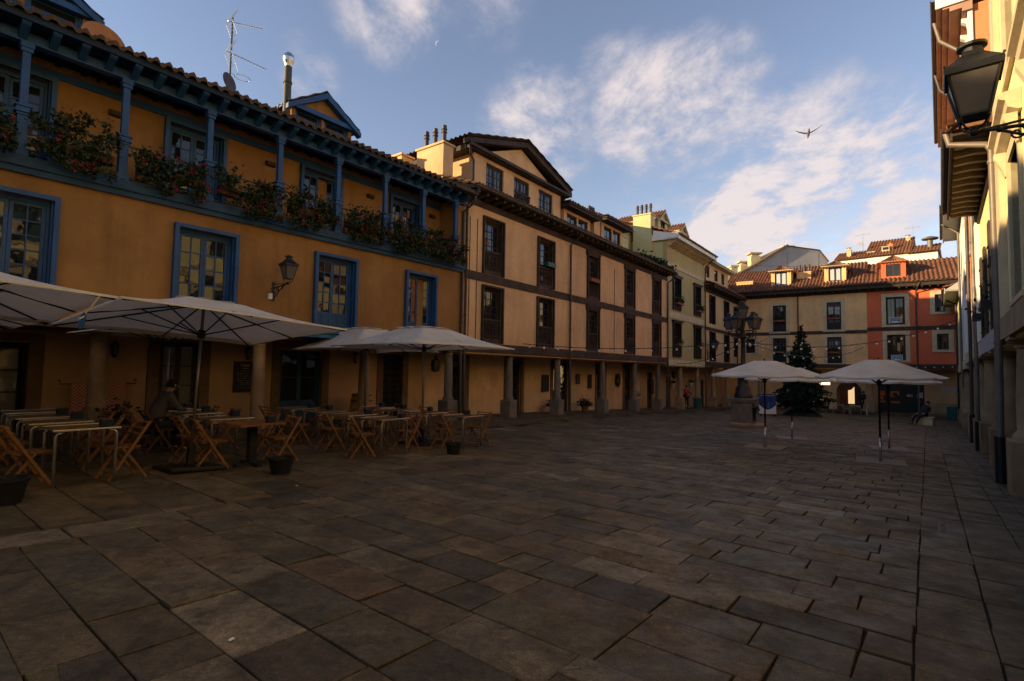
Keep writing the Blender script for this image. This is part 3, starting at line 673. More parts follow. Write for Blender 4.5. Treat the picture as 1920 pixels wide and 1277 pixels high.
# ================================================================== cream house with dark timber bands
crm = FB.thing('cream_house', 'cream plastered arcade house with dark timber bands and a gabled attic', 'house')
CR0, CR1 = -3.40, 17.28
CW = [(-2.24,-1.04),(1.54,2.80),(6.09,7.30),(10.61,11.84),(14.76,16.04)]
def cream_house():
    h = MB(); holes = []
    for i, (a, b) in enumerate(CW):
        holes += [(a, b, 5.36, 7.55 if i < 2 else 7.86), (a, b, 2.64, 4.84 if i < 2 else 5.0)]
    wall_grid(h, CR0, CR1, 2.27, 8.02, holes, 0, .26); h.box(CR0, CR1, .32, 9, 2.27, 8.4); h.box(CR0, CR1, 0, 1.95, 2.2, 2.265)
    h.build('wall', M_CREAM, crm)
    for i, (a, b, c, d) in enumerate(holes):
        w = french(crm, a, b, c, d, .2, M_WOOD, 3 if i < 4 else 2, 6, panel=.14, trim=.07, fw=.08, lintel=.0 if i < 4 else .3, leaves=1 if i < 4 else 2)
        balustrade(crm, a+.03, b-.03, c+.02, c+.96, -.02+.06, M_WOODB, kick=.16)
        if i >= 4:
            l = MB(); l.prismx([(-.12,d+.02),(-.02,d-.24),(.0,d-.24),(.0,d+.02)], a-.16, b+.16); l.build('lintel', M_WOODB, crm)
    for x in (-3.05, -2.62, 9.2): pipe(crm, [(x,-.02,7.4),(x,-.02,2.7)], .014, M_PIPE, 'conduit')
    # flower troughs on two balustrades
    for x0, x1, z, m in ((2.1,2.75,6.35,M_TEAL), (6.2,7.2,6.25,M_TERRAC)):
        t = MB(); t.prismx([(-.2,z),(-.2,z+.2),(-.02,z+.2),(-.02,z)], x0, x1); t.build('window_trough', m, crm)
    b = MB(); b.box(CR0+.12, CR1, -.05, -.002, 5.02, 5.34); b.build('timber_band', M_WOODB, crm)
    b = MB(); b.box(CR0+.02, CR1, -.09, .42, 2.27, 2.62); b.build('arcade_beam', M_WOODB, crm)
    b = MB(); b.box(CR0, CR1, -.06, -.003, 7.9, 8.12); b.build('eave_beam', M_WOOD, crm)
    b = MB(); b.box(CR0, CR1+.1, -.62, .3, 8.31, 8.35); b.box(CR0, CR1+.1, -.66, -.62, 8.27, 8.40); b.build('soffit', M_WOOD, crm)
    brackets(crm, [CR0+.2+i*.52 for i in range(40)], -.58, -.02, 8.305, surf('bracket_oak', (.10,.07,.055), .75, .4, 4, .1, .2), .11, .13)
    gutter(crm, CR0, CR1+.15, -.70, 8.36, M_PIPE)
    tile_roof(crm, CR0, CR1, -.66, 8.42, 4.6, 10.3, M_TILE, .24)
    rb = MB(); rb.prismx([(-.6,8.36),(4.6,10.2),(9.2,8.3)], CR0+.02, CR1-.02); rb.build('roof_back', M_TILE, crm)
    for x in (CR0+.08, 4.26, CR1-.05):
        pts = [(x,-.68,8.33),(x,-.6,8.1),(x,-.10,7.75),(x,-.10,2.1),(x,-.14,gab(17.4+x,13)+.1)]
        pipe(crm, pts, .05, M_PIPE)
    # gabled attic
    G = 1.0; x0, x1 = -1.80, 5.0; zb, zw, zp = 8.55, 10.55, 12.0
    d = MB(); wins = [(-.98,.22,9.2,10.42), (1.0,2.2,9.0,10.42), (3.0,4.25,9.2,10.42)]
    wall_grid(d, x0, x1, zb, zw+.05, wins, G, .16); d.box(x0, x1, G+.25, 6.2, zb-.6, zw+.05)
    d.quad((x0,G,zb),(x0,G,zw),(x0,G+.25,zw),(x0,G+.25,zb)); d.quad((x1,G,zb),(x1,G+.25,zb),(x1,G+.25,zw),(x1,G,zw)); d.prism([(x0,zw),(x1,zw),((x0+x1)/2,zp-.12)], G+.05, 6.2)
    o = d.build('gabled_attic', M_CREAM, crm)
    for i, w in enumerate(wins): french(o, *w, G+.11, M_WOOD, 2, 3, fw=.06, leaves=2)
    balustrade(o, wins[1][0], wins[1][1], 9.02, 9.75, G-.05, M_WOOD, kick=.1, name='railing')
    t = MB(); xm = (x0+x1)/2
    t.box(x0-.45, x1+.45, G-.26, G-.003, zw+.03, zw+.16); t.box(x0-.55, x1+.55, G-.36, G-.26, zw+.07, zw+.2)
    for sx in (x0, x1): t.box(min(sx, sx+math.copysign(.5, sx-xm)), max(sx, sx+math.copysign(.5, sx-xm)), G, 6.1, zw, zw+.2)
    for sgn in (-1, 1):
        e = xm+sgn*(x1-x0+1.3)/2; p = [(e,G-.30,zw+.16),(e,G-.30,zw+.36),(xm,G-.30,zp+.12),(xm,G-.30,zp-.1)]
        t.add(p+[(x,G-.01,z) for x,_,z in p], [(0,1,2,3) if sgn < 0 else (3,2,1,0), (4,7,6,5) if sgn < 0 else (5,6,7,4), (0,3,7,4), (1,5,6,2), (0,4,5,1)])
    t.build('cornice', M_WOOD, o)
    for sgn in (-1, 1):
        r = MB(); L_ = int(5.9/.24)*6+1; hw = (x1-x0+1.4)/2; vs = []; fs = []; K = 14
        for k in range(K+1):
            q = k/K
            for i in range(L_):
                ph = (i/6) % 1.0; hh = .065*math.sin(math.pi*ph/.6) if ph < .6 else -.02
                vs.append((xm+sgn*hw*(1-q), G-.42+5.9*i/(L_-1), zw+.42+(zp+.2-zw-.42)*q+hh+(.035 if k % 2 == 0 else 0)))
        for k in range(K):
            for i in range(L_-1): a = k*L_+i; q4 = (a,a+1,a+L_+1,a+L_); fs.append(q4 if sgn > 0 else q4[::-1])
        r.add(vs, fs); r.build('roof', M_TILE, o, smooth=2)
    pipe(o, [(x0-.62,G-.35,zw+.3),(x0-.3,G-.1,zw-.2),(x0-.06,G-.07,zw-.35),(x0-.06,G-.07,8.6)], .045, M_PIPE)
    # flat roof houses beside it
    for x0, x1, zt in ((5.35,8.2,10.05), (9.55,12.35,10.35)):
        d = MB(); zb = 8.6; n = 2; Y = 1.0; w = [(x0+.3, (x0+x1)/2-.06, 9.05, zt-.15), ((x0+x1)/2+.06, x1-.3, 9.05, zt-.15)]
        wall_grid(d, x0, x1, zb, zt, w, Y, .15); d.box(x0, x1, Y+.2, 5.2, zb-.5, zt)
        d.quad((x0,Y,zb),(x0,Y,zt),(x0,Y+.2,zt),(x0,Y+.2,zb)); d.quad((x1,Y,zb),(x1,Y+.2,zb),(x1,Y+.2,zt),(x1,Y,zt))
        o = d.build('dormer', M_CREAM, crm)
        for q in w: french(o, *q, Y+.1, M_WOOD, 2, 2, fw=.05, leaves=1)
        t = MB(); t.box(x0-.3, x1+.3, Y-.5, 5.2, zt, zt+.12); t.box(x0-.36, x1+.36, Y-.56, 5.26, zt+.12, zt+.17); t.build('cornice', M_WOOD, o)
        tile_roof(o, x0-.36, x1+.36, Y-.57, zt+.20, 4.8, zt+.75, M_TILE, .24)
    chimney(crm, -3.36, -2.80, 1.2, 2.7, 8.2, 10.45, M_CREAM, 3, deep=True)
    chimney(crm, -4.0, -3.4, 2.9, 4.2, 8.2, 10.15, M_FCREAM, 0)
    chimney(crm, 8.65, 9.35, 1.0, 1.8, 8.6, 10.3, M_CREAM, 3)
    chimney(crm, 12.5, 14.3, 1.5, 2.6, 8.6, 10.4, M_GREENL, 0)
    # arcade
    for x in (-.10, 3.70, 8.35, 12.55, 16.35): stone_column(crm, x, .26, gab(17.4+x, 13.4)+.13, 2.27, M_STONE, .72, .155, .26)
    g = MB(); gzf = lambda x: gab(17.4+x, 15)-.3
    op = [(1.95,3.05,-.9,2.05), (5.95,7.55,-1.0,2.0), (10.9,11.85,-1.2,1.95), (14.75,15.9,-1.3,1.95), (-1.9,-1.0,-.8,2.05)]
    wall_grid(g, CR0, CR1, -1.6, 2.2, op, 1.95, .2); g.box(CR0, CR1, 2.2, 9, -1.6, 2.2); g.build('arcade_wall', surf('cream_arcade_plaster', (.68,.46,.25), .9, .16, .6, .15, .12, 60, stain=(.36,.24,.13), stain_amt=.4), crm)
    for i, (a, b, c, d) in enumerate(op):
        s = MB(); s.box(a-.24, a, 1.9, 2.0, c, d); s.box(b, b+.24, 1.9, 2.0, c, d); s.box(a-.24, b+.24, 1.9, 2.0, d, d+.2); s.build('door_surround', surf('brown_jamb', (.17,.105,.06), .9, .3, 2.5, .1, .3), crm, bevel=.01)
        french(crm, a, b, c, d, 2.08, M_WOOD, 1, 3, panel=.3, name='door', leaves=2 if i in (1,) else 1)
cream_house()

# ================================================================== sage green house
grn = FB.thing('green_house', 'tall sage green house with bracketed cornice and twin attic dormers', 'house', 17.3)
def green_house():
    W = 8.3; h = MB(); ws = [(1.15,2.55), (5.7,7.1)]
    holes = [(a,b,6.05,8.35) for a,b in ws]+[(a,b,2.72,5.1) for a,b in ws]
    wall_grid(h, 0, W, 2.1, 10.75, holes, 0, .25); h.box(0.02, W, .3, 9, 2.1, 10.75); h.quad((0,0,2.1),(0,0,10.75),(0,.3,10.75),(0,.3,2.1)); h.box(0, W, 0, 1.95, 2.04, 2.1)
    h.build('wall', M_GREEN, grn)
    s = MB(); s.box(-.003, .02, .3, 9, 7.9, 10.9); s.prismx([(.3,10.75),(4.6,12.6),(9,10.75)], .0, W); s.box(0,W,.3,9,10.75,10.9); s.build('side_wall', M_GREENL, grn)
    for a, b, c, d in holes:
        french(grn, a, b, c, d, .18, M_IRON, 2, 4, panel=.3, trim=.1, fw=.08, leaves=2)
        t = MB(); t.box(a-.25, b+.25, -.22, -.003, d+.12, d+.2); t.box(a-.2, b+.2, -.14, -.003, d+.02, d+.12); t.build('window_hood', M_IRON, grn)
        balustrade(grn, a, b, c, c+.9, -.1, M_IRON, .1, .05, 'railing')
    b = MB(); b.box(0, W, -.05, -.003, 9.0, 9.3); b.box(0, W, -.07, -.05, 9.24, 9.32); b.box(0, W, -.05, -.003, 5.42, 5.86); b.box(0, W, -.06, .4, 2.1, 2.5); b.build('stone_band', M_LIME, grn)
    c = MB(); c.box(-.25, W+.35, -.85, .28, 10.75, 10.83); c.box(-.25, W+.35, -.9, -.85, 10.72, 11.0); c.box(-.25,-.2,-.9,1.6,10.76,11.2); c.prismx([(-.9,10.83),(.9,10.83),(.9,11.5),(-.9,11.02)], -.255, -.2); c.build('soffit', M_WHITE, grn)
    for i in range(22):
        x = .15+i*.375; b = MB(); b.prismx([(-.55,10.745),(-.55,10.62),(-.05,10.35),(-.003,10.35),(-.003,10.745)], x-.07, x+.07); b.build('bracket', M_LIME, grn)
    gutter(grn, -.2, W+.35, -.97, 11.05, M_PIPE)
    tile_roof(grn, -.3, W+.35, -.9, 11.05, 4.6, 13.0, M_TILEF, .25)
    rb = MB(); rb.prismx([(-.85,11.0),(4.6,12.9),(9.2,10.9)], -.02, W); rb.build('roof_back', M_TILEF, grn)
    gable_dormer(grn, .95, 2.75, 1.0, 4.4, 11.5, 12.75, 13.45, M_GREENL, M_TILEF, M_LIME, (1.4,2.3,11.75,12.65), .22, 1, 2, M_IRON, leaves=2)
    gable_dormer(grn, 5.1, 6.9, 1.0, 4.4, 11.5, 12.75, 13.45, M_GREENL, M_TILEF, M_LIME, (5.65,6.45,11.75,12.65), .22, 1, 2, M_IRON, leaves=2)
    chimney(grn, -.45, .35, 1.0, 2.3, 9.5, 12.65, M_GREENL, 4, M_PIPE, deep=True)
    e = MB(); e.prismx([(2.6,9.2),(2.6,11.6),(5.0,12.7),(7.4,11.6),(7.4,9.2)], -5.5, -.01); e.build('rear_wing', M_GREENL, grn)
    for sgn, y0, y1 in ((-1,2.3,5.0),):
        tile_roof(grn, -5.7, -.05, 2.3, 11.55, 5.0, 12.8, M_TILEF, .25, name='rear_roof')
    for x in (3.3, 7.2): stone_column(grn, x, .26, gab(34.7+x, 13.4)+.13, 2.1, M_STONEW, .85, .165, .28)
    g = MB(); op = [(1.3,2.3,-1.8,1.6), (5.0,6.0,-1.8,1.3)]
    wall_grid(g, 0, W, -2, 2.04, op, 1.95, .2); g.box(0, W, 2.2, 9, -2, 2.04); g.build('arcade_wall', M_YELW, grn)
    for o in op: french(grn, *o, 2.08, M_WOOD, 1, 3, panel=.4, name='door', leaves=1)
    pipe(grn, [(W-.05,-.95,11.0),(W-.05,-.8,10.8),(W-.05,-.1,10.2),(W-.05,-.1,2),(W-.05,-.14,-1.5)], .05, M_PIPE)
green_house()

# ================================================================== peach house in the corner
pch = FB.thing('peach_house', 'narrow peach house in the far corner with long attic window row', 'house', 25.62)
def peach_house():
    W = 10.45; h = MB(); ws = [(1.35,2.75), (5.65,7.1)]
    holes = [(a,b,5.75,8.1) for a,b in ws]+[(a,b,2.6,5.02) for a,b in ws]+[(9.0,10.0,3.2,4.9),(9.0,10.0,6.2,7.9)]
    wall_grid(h, 0, W, 2.15, 8.6, holes, 0, .25); h.box(0, W, .3, 8, 2.15, 8.7); h.box(0, W, 0, 1.95, 2.1, 2.15); h.build('wall', M_PEACH, pch)
    for a, b, c, d in holes: french(pch, a, b, c, d, .2, M_IRON, 2, 4, panel=.25, trim=.06)
    b = MB(); b.box(0, W, -.06, -.003, 5.15, 5.42); b.build('timber_band', M_WOODB, pch)
    b = MB(); b.box(0, W, -.09, .4, 2.15, 2.55); b.build('arcade_beam', M_WOODB, pch)
    b = MB(); b.box(0, W, -.75, .3, 8.6, 8.66); b.box(0, W, -.8, -.75, 8.57, 8.8); b.box(0, W, -.1, -.003, 8.3, 8.597); b.build('soffit', M_WOOD, pch)
    gutter(pch, 0, W, -.85, 8.78, M_PIPE)
    tile_roof(pch, 0, W+1.2, -.8, 8.85, 3.6, 10.4, M_TILEF, .25)
    rb = MB(); rb.prismx([(-.7,8.8),(3.6,10.3),(8,8.6)], .02, W); rb.build('roof_back', M_TILEF, pch)
    d = MB(); wins = [(1.5,2.6,9.75,10.75), (4.0,5.1,9.75,10.75), (6.2,7.2,9.75,10.75)]
    wall_grid(d, .6, 8.4, 9.0, 11.0, wins, .35, .15); d.box(.6, 8.4, .55, 5, 8.7, 11.0); d.quad((.6,.35,9),(.6,.35,11),(.6,.55,11),(.6,.55,9)); o = d.build('attic', M_PEACH, pch)
    for w in wins: french(o, *w, .45, M_WOOD, 2, 2, fw=.05, leaves=1)
    t = MB(); t.box(.3, 8.7, -.15, 5.2, 11.0, 11.12); t.box(.25, 8.75, -.2, 5.25, 11.12, 11.2); t.build('cornice', M_LIME, o)
    chimney(pch, 9.4, 11.2, 1.2, 2.4, 8.6, 10.55, M_FCREAM, 0)
    for x in (3.2, 7.3): stone_column(pch, x, .26, gab(43+x, 13.4)+.13, 2.15, M_STONEW, .85, .165, .28)
    g = MB(); op = [(5.2,6.2,-1.9,1.0)]
    wall_grid(g, 0, W+2, -2.2, 2.1, op, 1.95, .2); g.box(0, W+2, 2.2, 8, -2.2, 2.1); g.build('arcade_wall', M_YELW, pch)
    french(pch, *op[0], 2.08, M_WOOD, 1, 1, panel=.8, name='door', leaves=1)
    pipe(pch, [(W-.7,-.8,8.7),(W-.7,-.7,8.5),(W-.55,-.1,8.1),(W-.55,-.1,2),(W-.55,-.14,-1.5)], .05, M_PIPE)
peach_house()

# ================================================================== far side: sand house and terracotta house
snd = FF.thing('sand_house', 'sand coloured house across the far end with two tiled dormers and an arched passage', 'house')
ter = FF.thing('terracotta_house', 'terracotta red house beside the sand house with pale stone window frames', 'house', 10.42)
def stone_frame(parent, a, b, c, d, t=.34, m=None, name='stone_frame', y=0):
    s = MB(); s.box(a-t, a, y-.04, y+.2, c-t*.6, d+t); s.box(b, b+t, y-.04, y+.2, c-t*.6, d+t); s.box(a, b, y-.04, y+.2, d, d+t); s.box(a-t-.04, b+t+.04, y-.07, y-.041, c-t*.6, c-t*.2); s.box(a, b, y-.04, y+.2, c-t*.6, c)
    return s.build(name, m or M_LIME, parent)
def far_houses():
    W = 10.42; h = MB()
    holes = [(3.1,4.22,5.58,8.02),(7.45,8.55,5.62,8.06),(3.08,4.22,2.75,4.97),(7.45,8.55,2.66,4.98),(.72,1.55,3.6,4.95)]
    wall_grid(h, -.3, W, 2.25, 8.95, holes, 0, .25); h.box(-.3, W, .3, 8, 2.25, 9.0); h.box(-.3, W, 0, 1.95, 2.2, 2.25); h.build('wall', M_FCREAM, snd)
    for i, (a, b, c, d) in enumerate(holes):
        french(snd, a, b, c, d, .2, M_IRON, 2, 4, panel=.3 if i < 4 else 0, lintel=.25 if i in (1,3) else 0, gm=M_GLASSC if i in (1,3) else M_GLASS)
        stone_frame(snd, a, b, c, d, .28, M_LIME)
        if i < 4: balustrade(snd, a+.02, b-.02, c+.02, c+.95, -.06, M_IRON, .1, .03, 'railing')
    b = MB(); b.box(0, W, -.05, -.003, 5.24, 5.54); b.box(0, W, -.08, .4, 2.25, 2.58); b.build('timber_band', M_WOODB, snd)
    for x0, W_, r in ((-.3, W+.3, snd), (0, 6.2, ter)):
        b = MB(); b.box(x0, x0+W_, -.7, .3, 9.0, 9.06); b.box(x0, x0+W_, -.76, -.7, 8.97, 9.3); b.box(x0, x0+W_, -.12, -.003, 8.75, 8.997)
        for i in range(int(W_/.5)): b.box(x0+.2+i*.5, x0+.3+i*.5, -.68, -.12, 8.86, 8.998)
        b.build('soffit', M_WOOD, r)
        gutter(r, x0, x0+W_, -.84, 9.32, M_PIPE)
    tile_roof(snd, -1.5, W, -.8, 9.38, 4.6, 12.25, M_TILEF, .27); tile_roof(ter, 0, 6.5, -.8, 9.38, 4.5, 11.95, M_TILEF, .30)
    rb = MB(); rb.prismx([(-.7,9.3),(4.6,12.15),(9,9.2)], -1.5, W); rb.build('roof_back', M_TILEF, snd)
    rb = MB(); rb.prismx([(-.7,9.3),(4.5,11.85),(9,9.2)], 0, 6.45); rb.build('roof_back', M_TILEF, ter)
    for x0, x1 in ((2.95,4.62), (7.3,8.95)):
        gable_dormer(snd, x0, x1, .2, 3.6, 9.85, 11.35, 11.85, M_FCREAM, M_TILEF, M_LIME, (x0+.32,x1-.32,9.95,11.2), .3, 1, 1, surf('navy_frame',(.02,.03,.07),.5,.1), hip=True, gm=glassy('curtain_sky_glass', (.45,.47,.48), .06))  # pale pane colour carries white curtains and a painted-in sky reflection
    gable_dormer(ter, 1.05, 2.75, .2, 3.4, 9.8, 11.3, 11.85, M_TERRA, M_TILEF, M_ORANGE, (1.4,2.4,10.0,11.05), .22, 1, 2, M_WOODB, hip=True)
    chimney(snd, 4.95, 6.1, 1.4, 2.5, 9.4, 11.15, M_FCREAM, 3); chimney(snd, -.3, 1.2, .9, 2.2, 8.8, 10.6, M_FCREAM, 0)
    # terracotta front
    h = MB(); holes = [(1.33,2.60,5.9,8.22),(1.36,2.60,2.95,5.06),(4.55,5.2,6.82,8.25),(4.62,5.35,3.78,5.06)]
    wall_grid(h, 0, 6.3, 2.2, 9.0, holes, 0, .25); h.box(0, 6.3, .3, 8, 2.2, 9.0); h.box(0, 6.3, 0, 1.95, 2.15, 2.2); h.build('wall', M_TERRA, ter)
    for i, (a, b, c, d) in enumerate(holes):
        french(ter, a, b, c, d, .2, M_WOOD if i < 2 else M_GREYC, 1 if i > 1 else 2, 2 if i > 1 else 1, leaves=2, gm=M_GLASS); stone_frame(ter, a, b, c, d, .30, M_LIME)
    b = MB(); b.box(0, 6.3, -.05, -.003, 5.42, 5.72); b.box(0, 6.3, -.08, .4, 2.2, 2.62); b.build('timber_band', M_WOODB, ter)
    pipe(snd, [(5.2,-.8,9.2),(5.2,-.1,8.6),(5.2,-.1,2.0)], .05, M_PIPE)
    pipe(ter, [(3.6,-.84,9.2),(3.45,-.75,8.9),(3.35,-.1,8.5),(3.35,-.1,-1.2)], .055, M_PIPE)
    # ground floor: wall with arched passage on the left, black shop front and vents on the right
    g = MB(); ax0, ax1, zs = 7.95, 9.85, .15
    g.quad((-2,2,-2.5),(6.6,2,-2.5),(6.6,2,2.2),(-2,2,2.2)); g.quad((7.45,2,-2.5),(ax0,2,-2.5),(ax0,2,2.2),(7.45,2,2.2)); g.quad((6.6,2,-2.5),(7.45,2,-2.5),(7.45,2,.72),(6.6,2,.72)); g.quad((6.6,2,1.35),(7.45,2,1.35),(7.45,2,2.2),(6.6,2,2.2)); lw = MB(); lw.quad((6.6,2.03,.72),(7.45,2.03,.72),(7.45,2.03,1.35),(6.6,2.03,1.35)); lw.build('added_glow', emis('sun_glow', (1,.78,.42), 1.5), snd); g.quad((ax1,2,-2.5),(W,2,-2.5),(W,2,2.2),(ax1,2,2.2))  # glowing sheet added in the wall gap, stands in for a sunlit wall beyond
    xm = (ax0+ax1)/2; r = (ax1-ax0)/2; K = 14
    for i in range(K):
        t0 = math.pi*(1-i/K); t1 = math.pi*(1-(i+1)/K); p0 = (xm+r*math.cos(t0), zs+r*math.sin(t0)); p1 = (xm+r*math.cos(t1), zs+r*math.sin(t1))
        g.quad((p0[0],2,p0[1]),(p1[0],2,p1[1]),(p1[0],2,2.2),(p0[0],2,2.2)); g.quad((p0[0],2,p0[1]),(p0[0],5,p0[1]),(p1[0],5,p1[1]),(p1[0],2,p1[1]))
    g.quad((ax0,2,-2.5),(ax0,2,zs),(ax0,5,zs),(ax0,5,-2.5)); g.quad((ax1,2,-2.5),(ax1,5,-2.5),(ax1,5,zs),(ax1,2,zs)); g.box(-2, 6.4, 2.2, 8, -2.5, 2.2); g.box(9.9, W, 2.2, 5, -2.5, 2.2)
    g.build('arcade_wall', M_FCREAM, snd)
    a = MB()
    for i in range(K):
        t0 = math.pi*i/K; t1 = math.pi*(i+1)/K
        for q in ((r, r+.25),):
            a.add([(xm+rr*math.cos(t), y, zs+rr*math.sin(t)) for y in (1.93, 2.0) for t in (t0, t1) for rr in q], [(0,1,3,2),(1,5,7,3),(0,2,6,4)])
    a.box(ax0-.25, ax0, 1.93, 2.0, -1.5, zs); a.box(ax1, ax1+.25, 1.93, 2.0, -1.5, zs); a.box(7.3, ax0-.25, 1.94, 2.0, -.35, -.27); a.build('stone_arch', M_LIME, snd)
    for x, rt in ((1.9,snd), (6.0,snd), (10.46,snd)): stone_column(rt, x, .28, -1.45, 2.22, M_STONEW, 1.0, .21, .36)
    g = MB(); g.box(0, .6, 1.95, 8, -2.5, 2.15); g.box(.6, 3.8, 2.2, 8, -2.5, 2.15); g.box(.6, 3.8, 1.95, 2.2, 1.12, 2.15); g.box(3.8, 6.3, 1.95, 8, -2.5, 2.15); g.build('arcade_wall', M_YELW, ter)
    g = MB(); g.box(3.85, 6.3, 1.9, 1.947, -2.0, -.55); g.build('stone_base', M_STONEW, ter)
    v = MB(); [v.box(4.9+k*.62, 5.42+k*.62, 1.92, 1.947, .35, .82) for k in (0,1)]; v.build('vent', M_GREYW, ter)
    sf = MB(); sf.box(.6, 3.8, 2.0, 2.1, -1.42, 1.1); [sf.box(x-.03, x+.03, 1.96, 2.0, -1.4, .72) for x in (.63,1.42,2.15,2.9,3.77)]; sf.box(.6, 3.8, 1.95, 2.0, .72, 1.08); sf.box(.6,3.8,1.97,2.0,-1.4,-1.1); shop = sf.build('shop_front', M_BLACKP, ter)
    for x0, x1, z0, z1 in ((.72,1.12,.20,.32),(.72,1.12,-.06,.18),(.72,1.0,-.42,-.12),(.72,1.14,-.66,-.52),(1.5,2.1,.2,.32),(1.5,1.62,-.15,.2),(1.98,2.1,-.02,.2),(1.62,1.75,-.15,-.06),(1.5,2.12,-.68,-.54)):
        p = MB(); p.box(x0, x1, 1.985, 1.998, z0, z1); p.build('poster', M_ORANGEP, shop)
    for x0, x1, z0, z1 in ((2.6,3.0,-.1,.12),(3.3,3.7,-.15,.28)): p = MB(); p.prism([(x0,z0),(x1,z0-.04),(x1,z1),(x0+.05,z1-.05)], 1.985, 1.998); p.build('paper_notice', M_GREYW, shop)
    text('lettering', 'CAMPARO', .24, surf('dull_red_letters',(.16,.05,.03),.7,.1), shop, (2.75,1.94,.88)); 
    t = MB(); [t.box(1.35+k*.24, 1.52+k*.24, 1.94, 1.95, .86, .91) for k in range(3)]; t.build('lettering', surf('dull_red_letters',(.16,.05,.03),.7,.1), shop)
far_houses()

# raised floor below the far arcade
def far_floor():
    m = MB(); w = lambda x,y,z: FF.w(x,y,z)
    m.add([w(-2,-.35,-1.5),w(17,-.35,-1.42),w(17,9,-1.42),w(-2,9,-1.5),w(-2,-.35,-2.2),w(17,-.35,-2.2)], [(0,1,2,3),(4,5,1,0)])
    m.build('far_pavement', M_SLAB2, kind='structure')
far_floor()

# dark house in the lane behind the passage
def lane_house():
    t = FF.thing('lane_house', 'dark red house with an added warm glowing patch seen through the arch', 'house', 8.0, 13.0)
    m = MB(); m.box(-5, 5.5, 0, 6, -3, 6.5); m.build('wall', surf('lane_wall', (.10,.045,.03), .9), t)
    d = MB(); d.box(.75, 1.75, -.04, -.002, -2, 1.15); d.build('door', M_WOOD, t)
    d = MB(); d.prism([(.15,-1.4),(.72,-1.4),(.72,.42),(.45,.10),(.15,.02)], -.04, -.002); d.build('added_glow', emis('warm_sun_glow', (1,.64,.32), .5), t); r = MB(); r.prismx([(-.5,6.5),(3,8),(6.5,6.5)], -5.2, 5.7); r.build('roof', M_TILEF, t)  # emissive shape added on the wall in place of sunlight reaching the lane
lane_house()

# ---------------------------------------------------------------- houses behind
def grey_block():
    t = thing('apartment_block', 'grey rendered apartment block behind the tiled roofs with two chimneys', 'apartment block', (39.7, 75, 0), 0)
    m = MB(); m.prism([(-9,-3),(5.7,-3),(5.7,17.9),(4.4,19.55),(-.2,20.1),(-5.8,16.6),(-9,14.6)], 0, 16); m.build('wall', M_GREYW, t)
    s = MB()
    for x in (-.2, 4.3): s.box(x-.03, x+.03, -.02, -.002, 8, 19.4)
    for z in (15.0, 17.2): s.box(-5.5, 5.6, -.02, -.002, z-.025, z+.025)
    s.build('wall_joint', surf('joint_grey', (.24,.22,.22), .9), t)
    r = MB(); r.add([(-11,-.4,13.55),(-.2,-.4,20.35),(-.2,16,20.35),(-11,16,13.55),(-11,-.4,13.3),(-.2,-.4,20.1),(-.2,16,20.1),(-11,16,13.3)], [(0,1,2,3),(7,6,5,4),(0,4,5,1)])
    r.prism([(-.2,20.1),(4.42,19.56),(5.75,17.9),(5.85,17.98),(4.5,19.68),(-.2,20.24)], -.12, 16); r.build('roof', surf('dull_roof', (.15,.105,.06), .9, .3, 1.5, .2, .2), t)
    for x, y, z0, z1 in ((-3.6,3,17.6,19.7), (-4.5,4.5,16.8,18.7), (2.4,5,19.8,21.3)):
        c = MB(); c.box(x-.7, x+.7, y-.6, y+.6, z0, z1-.5); c.box(x-.5,x+.5,y-.4,y+.4,z1-.5,z1-.2); c.box(x-.9, x+.9, y-.8, y+.8, z1-.2, z1); c.build('chimney', M_LIME, t)
    w = MB(); w.box(-9.2,-5.6,-1.2,0,12.6,13.9); w.box(-7.4,-5.8,-1.3,-.2,13.9,14.6); w.build('balcony', M_LIME, t)
    g = MB(); [g.box(-8.8+i*.9,-8.2+i*.9,-1.24,-1.201,12.8,13.7) for i in range(3)]; g.build('window', M_GLASS, t)
    for x in (-4.2,-3.0): q = MB(); q.add([(x-.5,4,17.6+.63*(x+4.2)+.4),(x+.4,4,18.1+.63*(x+4.2)+.4),(x+.4,6,18.1+.63*(x+4.2)+.4),(x-.5,6,17.6+.63*(x+4.2)+.4)], [(0,1,2,3)]); q.build('skylight', M_GLASS, t)
    # second pale chimney house left of it
    t2 = thing('chimney_house', 'pale house with twin chimneys seen over the corner roof', 'house', (31.2, 72, 0), 0)
    m = MB(); m.box(-3, 4, 0, 8, -3, 13.2); m.build('wall', M_LIME, t2); r = MB(); r.prismx([(-.4,13.2),(4,15.2),(8.4,13.2)], -3.3, 4.3); r.build('roof', M_TILEF, t2)
    for x, z in ((-.6,16.0),(.5,17.1)): c = MB(); c.box(x-.45, x+.45, 2.5, 3.5, 13, z-.25); c.box(x-.6, x+.6, 2.35, 3.65, z-.25, z); c.build('chimney', M_LIME, t2)
grey_block()
